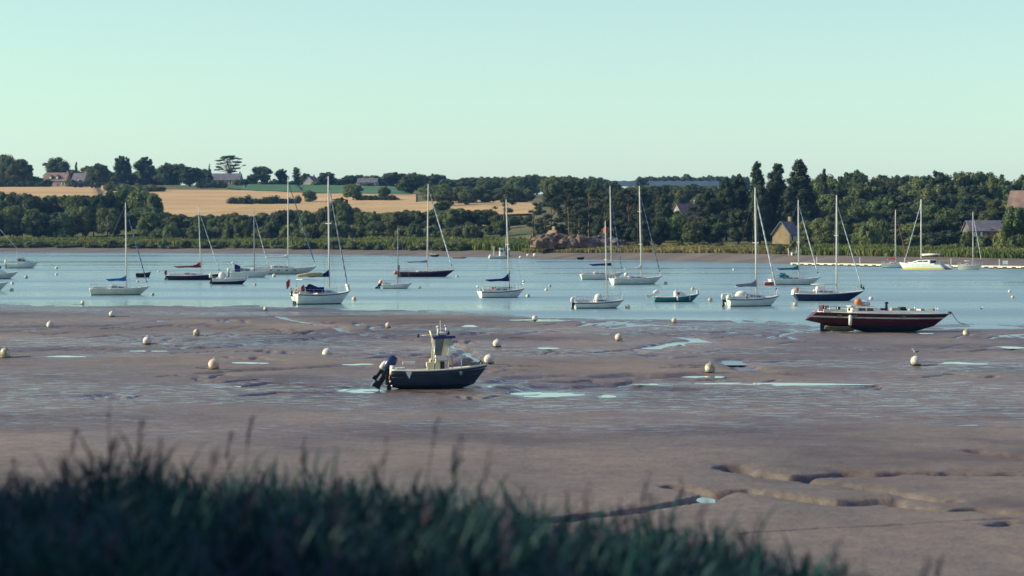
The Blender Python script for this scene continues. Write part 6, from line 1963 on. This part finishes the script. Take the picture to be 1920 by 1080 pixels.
def reed_arrays(x, y, z, h, plume, rng, nleaf=9):
    """stems, leaves and plumes of reeds standing at x,y,z; quads for all, index of material"""
    n = len(x)
    Vs, Fs, Ms = [], [], []
    base = 0
    def push(V, mi):
        nonlocal base
        k = V.shape[1]                       # (n, 2*seg+2, 3) ribbons
        seg = k // 2 - 1
        q = np.arange(seg) * 2
        f = np.stack([q, q + 1, q + 3, q + 2], -1)[None] + (np.arange(V.shape[0]) * k)[:, None, None] + base
        Vs.append(V.reshape(-1, 3)); Fs.append(f.reshape(-1, 4)); Ms.append(np.full(f.shape[0] * f.shape[1], mi))
        base += V.shape[0] * k
    lean_a = rng.uniform(0, 2 * pi, n); lean = rng.uniform(.02, .16, n) * h
    lx, ly = np.cos(lean_a) * lean + .04 * h, np.sin(lean_a) * lean
    def stem(t):
        return np.stack([x + lx * t ** 2, y + ly * t ** 2, z + h * t], -1)
    for a in (0, pi / 2):
        wv = np.array([cos(a), sin(a), 0]) * .006
        V = np.stack([s for t in (0, .4, .75, 1) for s in (stem(t) - wv * (1.2 - .7 * t), stem(t) + wv * (1.2 - .7 * t))], 1)
        push(V, 0)
    for i in range(nleaf):
        t0 = np.clip(.18 + .80 * (i + rng.uniform(-.3, .3, n)) / nleaf, .1, .97)
        p = stem(t0[:, None][:, 0][:, None] if False else 0) * 0 + np.stack([x + lx * t0 ** 2, y + ly * t0 ** 2, z + h * t0], -1)
        a = rng.uniform(0, 2 * pi, n); ln = rng.uniform(.26, .46, n) * (1.1 - .30 * t0)
        up = rng.uniform(.7, 1.3, n) + .4 * (t0 > .75)
        dirh = np.stack([np.cos(a), np.sin(a), 0 * a], -1)
        side = np.stack([-np.sin(a), np.cos(a), 0 * a], -1)
        pts = []
        for s, w in ((0, .005), (.35, .011), (.7, .008), (1, .001)):
            q = p + dirh * (ln * s * (.55 + .25 * s))[:, None] + np.array([0, 0, 1.]) * (ln * (up * s - .55 * s * s))[:, None]
            pts += [q - side * w, q + side * w]
        push(np.stack(pts, 1), 0)
    if plume.any():
        m = plume
        k = m.sum()
        for j in range(16):
            t = rng.uniform(-.12, .10, k)
            p = np.stack([x[m] + lx[m] + t * .18, y[m] + ly[m], z[m] + h[m] + t], -1)
            a = rng.uniform(0, 2 * pi, k); ln = rng.uniform(.05, .12, k)
            dv = np.stack([np.cos(a) * .45 + .25, np.sin(a) * .45, rng.uniform(.3, 1, k)], -1) * ln[:, None]
            side = np.stack([-np.sin(a), np.cos(a), 0 * a], -1) * .008
            push(np.stack([p - side * .4, p + side * .4, p + dv * .6 - side, p + dv * .6 + side, p + dv - side * .1, p + dv + side * .1], 1), 1)
    return np.concatenate(Vs), np.concatenate(Fs), np.concatenate(Ms)
rng = np.random.default_rng(17)
n = 10500
ry_ = rng.uniform(11.5, 21.5, n); rx_ = rng.uniform(-1.25, .86, n) * (ry_ * 960 / FPX)
uu = 960 + rx_ / ry_ * FPX
keep = (uu < 1620 + 90 * vnoise(ry_ / 1.5, ry_ * 0, 93))
cl = vnoise(rx_ / .45, ry_ / .6, 95)
keep &= (cl > -.34)
rx_, ry_, uu, cl = rx_[keep], ry_[keep], uu[keep], cl[keep]
hh = rng.uniform(1.5, 1.95, len(rx_)) * (1 + .22 * cl)
pl = rng.random(len(rx_)) < .012
hh = np.where(pl, hh * 1.10 + .05, hh)
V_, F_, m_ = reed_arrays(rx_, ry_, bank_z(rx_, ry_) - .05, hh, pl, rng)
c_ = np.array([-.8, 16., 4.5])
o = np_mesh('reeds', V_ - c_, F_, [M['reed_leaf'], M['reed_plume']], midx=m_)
o.location = c_
tag(o, 'dense dark green reeds along the near bank', 'reeds', kind='stuff')
# a few tall reeds standing clear of the mass
for (u, vt, d, pm, lab) in [(868, 838, 18.5, 1, 'tall reed with a heavy dark plume standing clear of the reed bed'), (1335, 962, 18.0, 0, 'leafy reed rising above the sloping edge of the reed bed'),
                            (1578, 1012, 17.5, 0, 'slender reed nearly last along the sloping reed edge'), (1524, 1003, 17.5, 0, 'leafy reed just before the last slender one'), (1672, 1040, 17.0, 1, 'last single reed tip at the bottom of the picture'),
                            (758, 782, 19.0, 1, 'tallest thin reed with a faint plume beside the heavy plumed one'), (202, 745, 20, 1, 'very tall thin reed plume over the wet mud'), (165, 800, 19, 1, 'tall reed plume beside the tallest thin one'), (437, 790, 19, 1, 'tall reed plume above the middle of the reed bed'), (700, 820, 19, 1, 'reed plume between the tall thin reed and the bed')]:
    x = gx(u, d); z0 = float(bank_z(np.array([x]), np.array([d]))[0])
    h = gz(vt, d) - z0 - (.12 if pm else .2)
    V_, F_, m_ = reed_arrays(np.array([0.]), np.array([0.]), np.array([0.]), np.array([h]), np.array([bool(pm)]), np.random.default_rng(int(u)), 4 if pm else 10)
    o = empty('reed_plant', (x, d, z0)); tag(o, lab, 'reed')
    if pm:
        nf = (m_ == 0).sum()
        np_mesh('stem', V_, F_[:nf], [M['reed_leaf']], o)
        np_mesh('plume', V_, F_[nf:], [M['reed_plume']], o)['kind'] = 'stuff'
    else:
        np_mesh('stem', V_, F_, [M['reed_leaf']], o)

# unseen broadleaf trees left of the frame, added to keep the reeds in shade
for i, (x, y, h, w, k, lab) in enumerate([(-11.5, 11.5, 7.6, 8, 'darkoak0', 'dark unseen tree added to shade the front of the reed bed'), (-12.5, 17, 7.4, 8, 'darkoak1', 'dark unseen tree added to shade the middle of the reed bed'),
                                       (-12, 22.5, 7.0, 8, 'broad1', 'broad unseen tree added to shade the far end of the reed bed'), (-12, 6, 7.4, 8, 'broad3', 'leafy unseen tree, nearest of those added for shade')]):
    put_tree(k, 960, 18, h, w, lab, 'unseen trees added for shade', 'shade_tree', z=0)
    o = [q for q in COL.objects if q.name.startswith('shade_tree') and q.get('label') == lab][0]
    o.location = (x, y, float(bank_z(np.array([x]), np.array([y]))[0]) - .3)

# ------------------------------------------------------------------ the air: thin bluish haze round the whole place
hm = bpy.data.materials.new('haze')
hm.use_nodes = True
hm.node_tree.nodes.clear()
_pv = hm.node_tree.nodes.new('ShaderNodeVolumePrincipled')
_pv.inputs['Color'].default_value = (.20, .48, 1.0, 1)
_pv.inputs['Density'].default_value = 4.2e-5
_ho = hm.node_tree.nodes.new('ShaderNodeOutputMaterial')
hm.node_tree.links.new(_pv.outputs[0], _ho.inputs['Volume'])
_hb = MB().use(hm).box((0, 2000, 36), (6400, 4400, 82))
tag(_hb.build('haze'), kind='stuff')
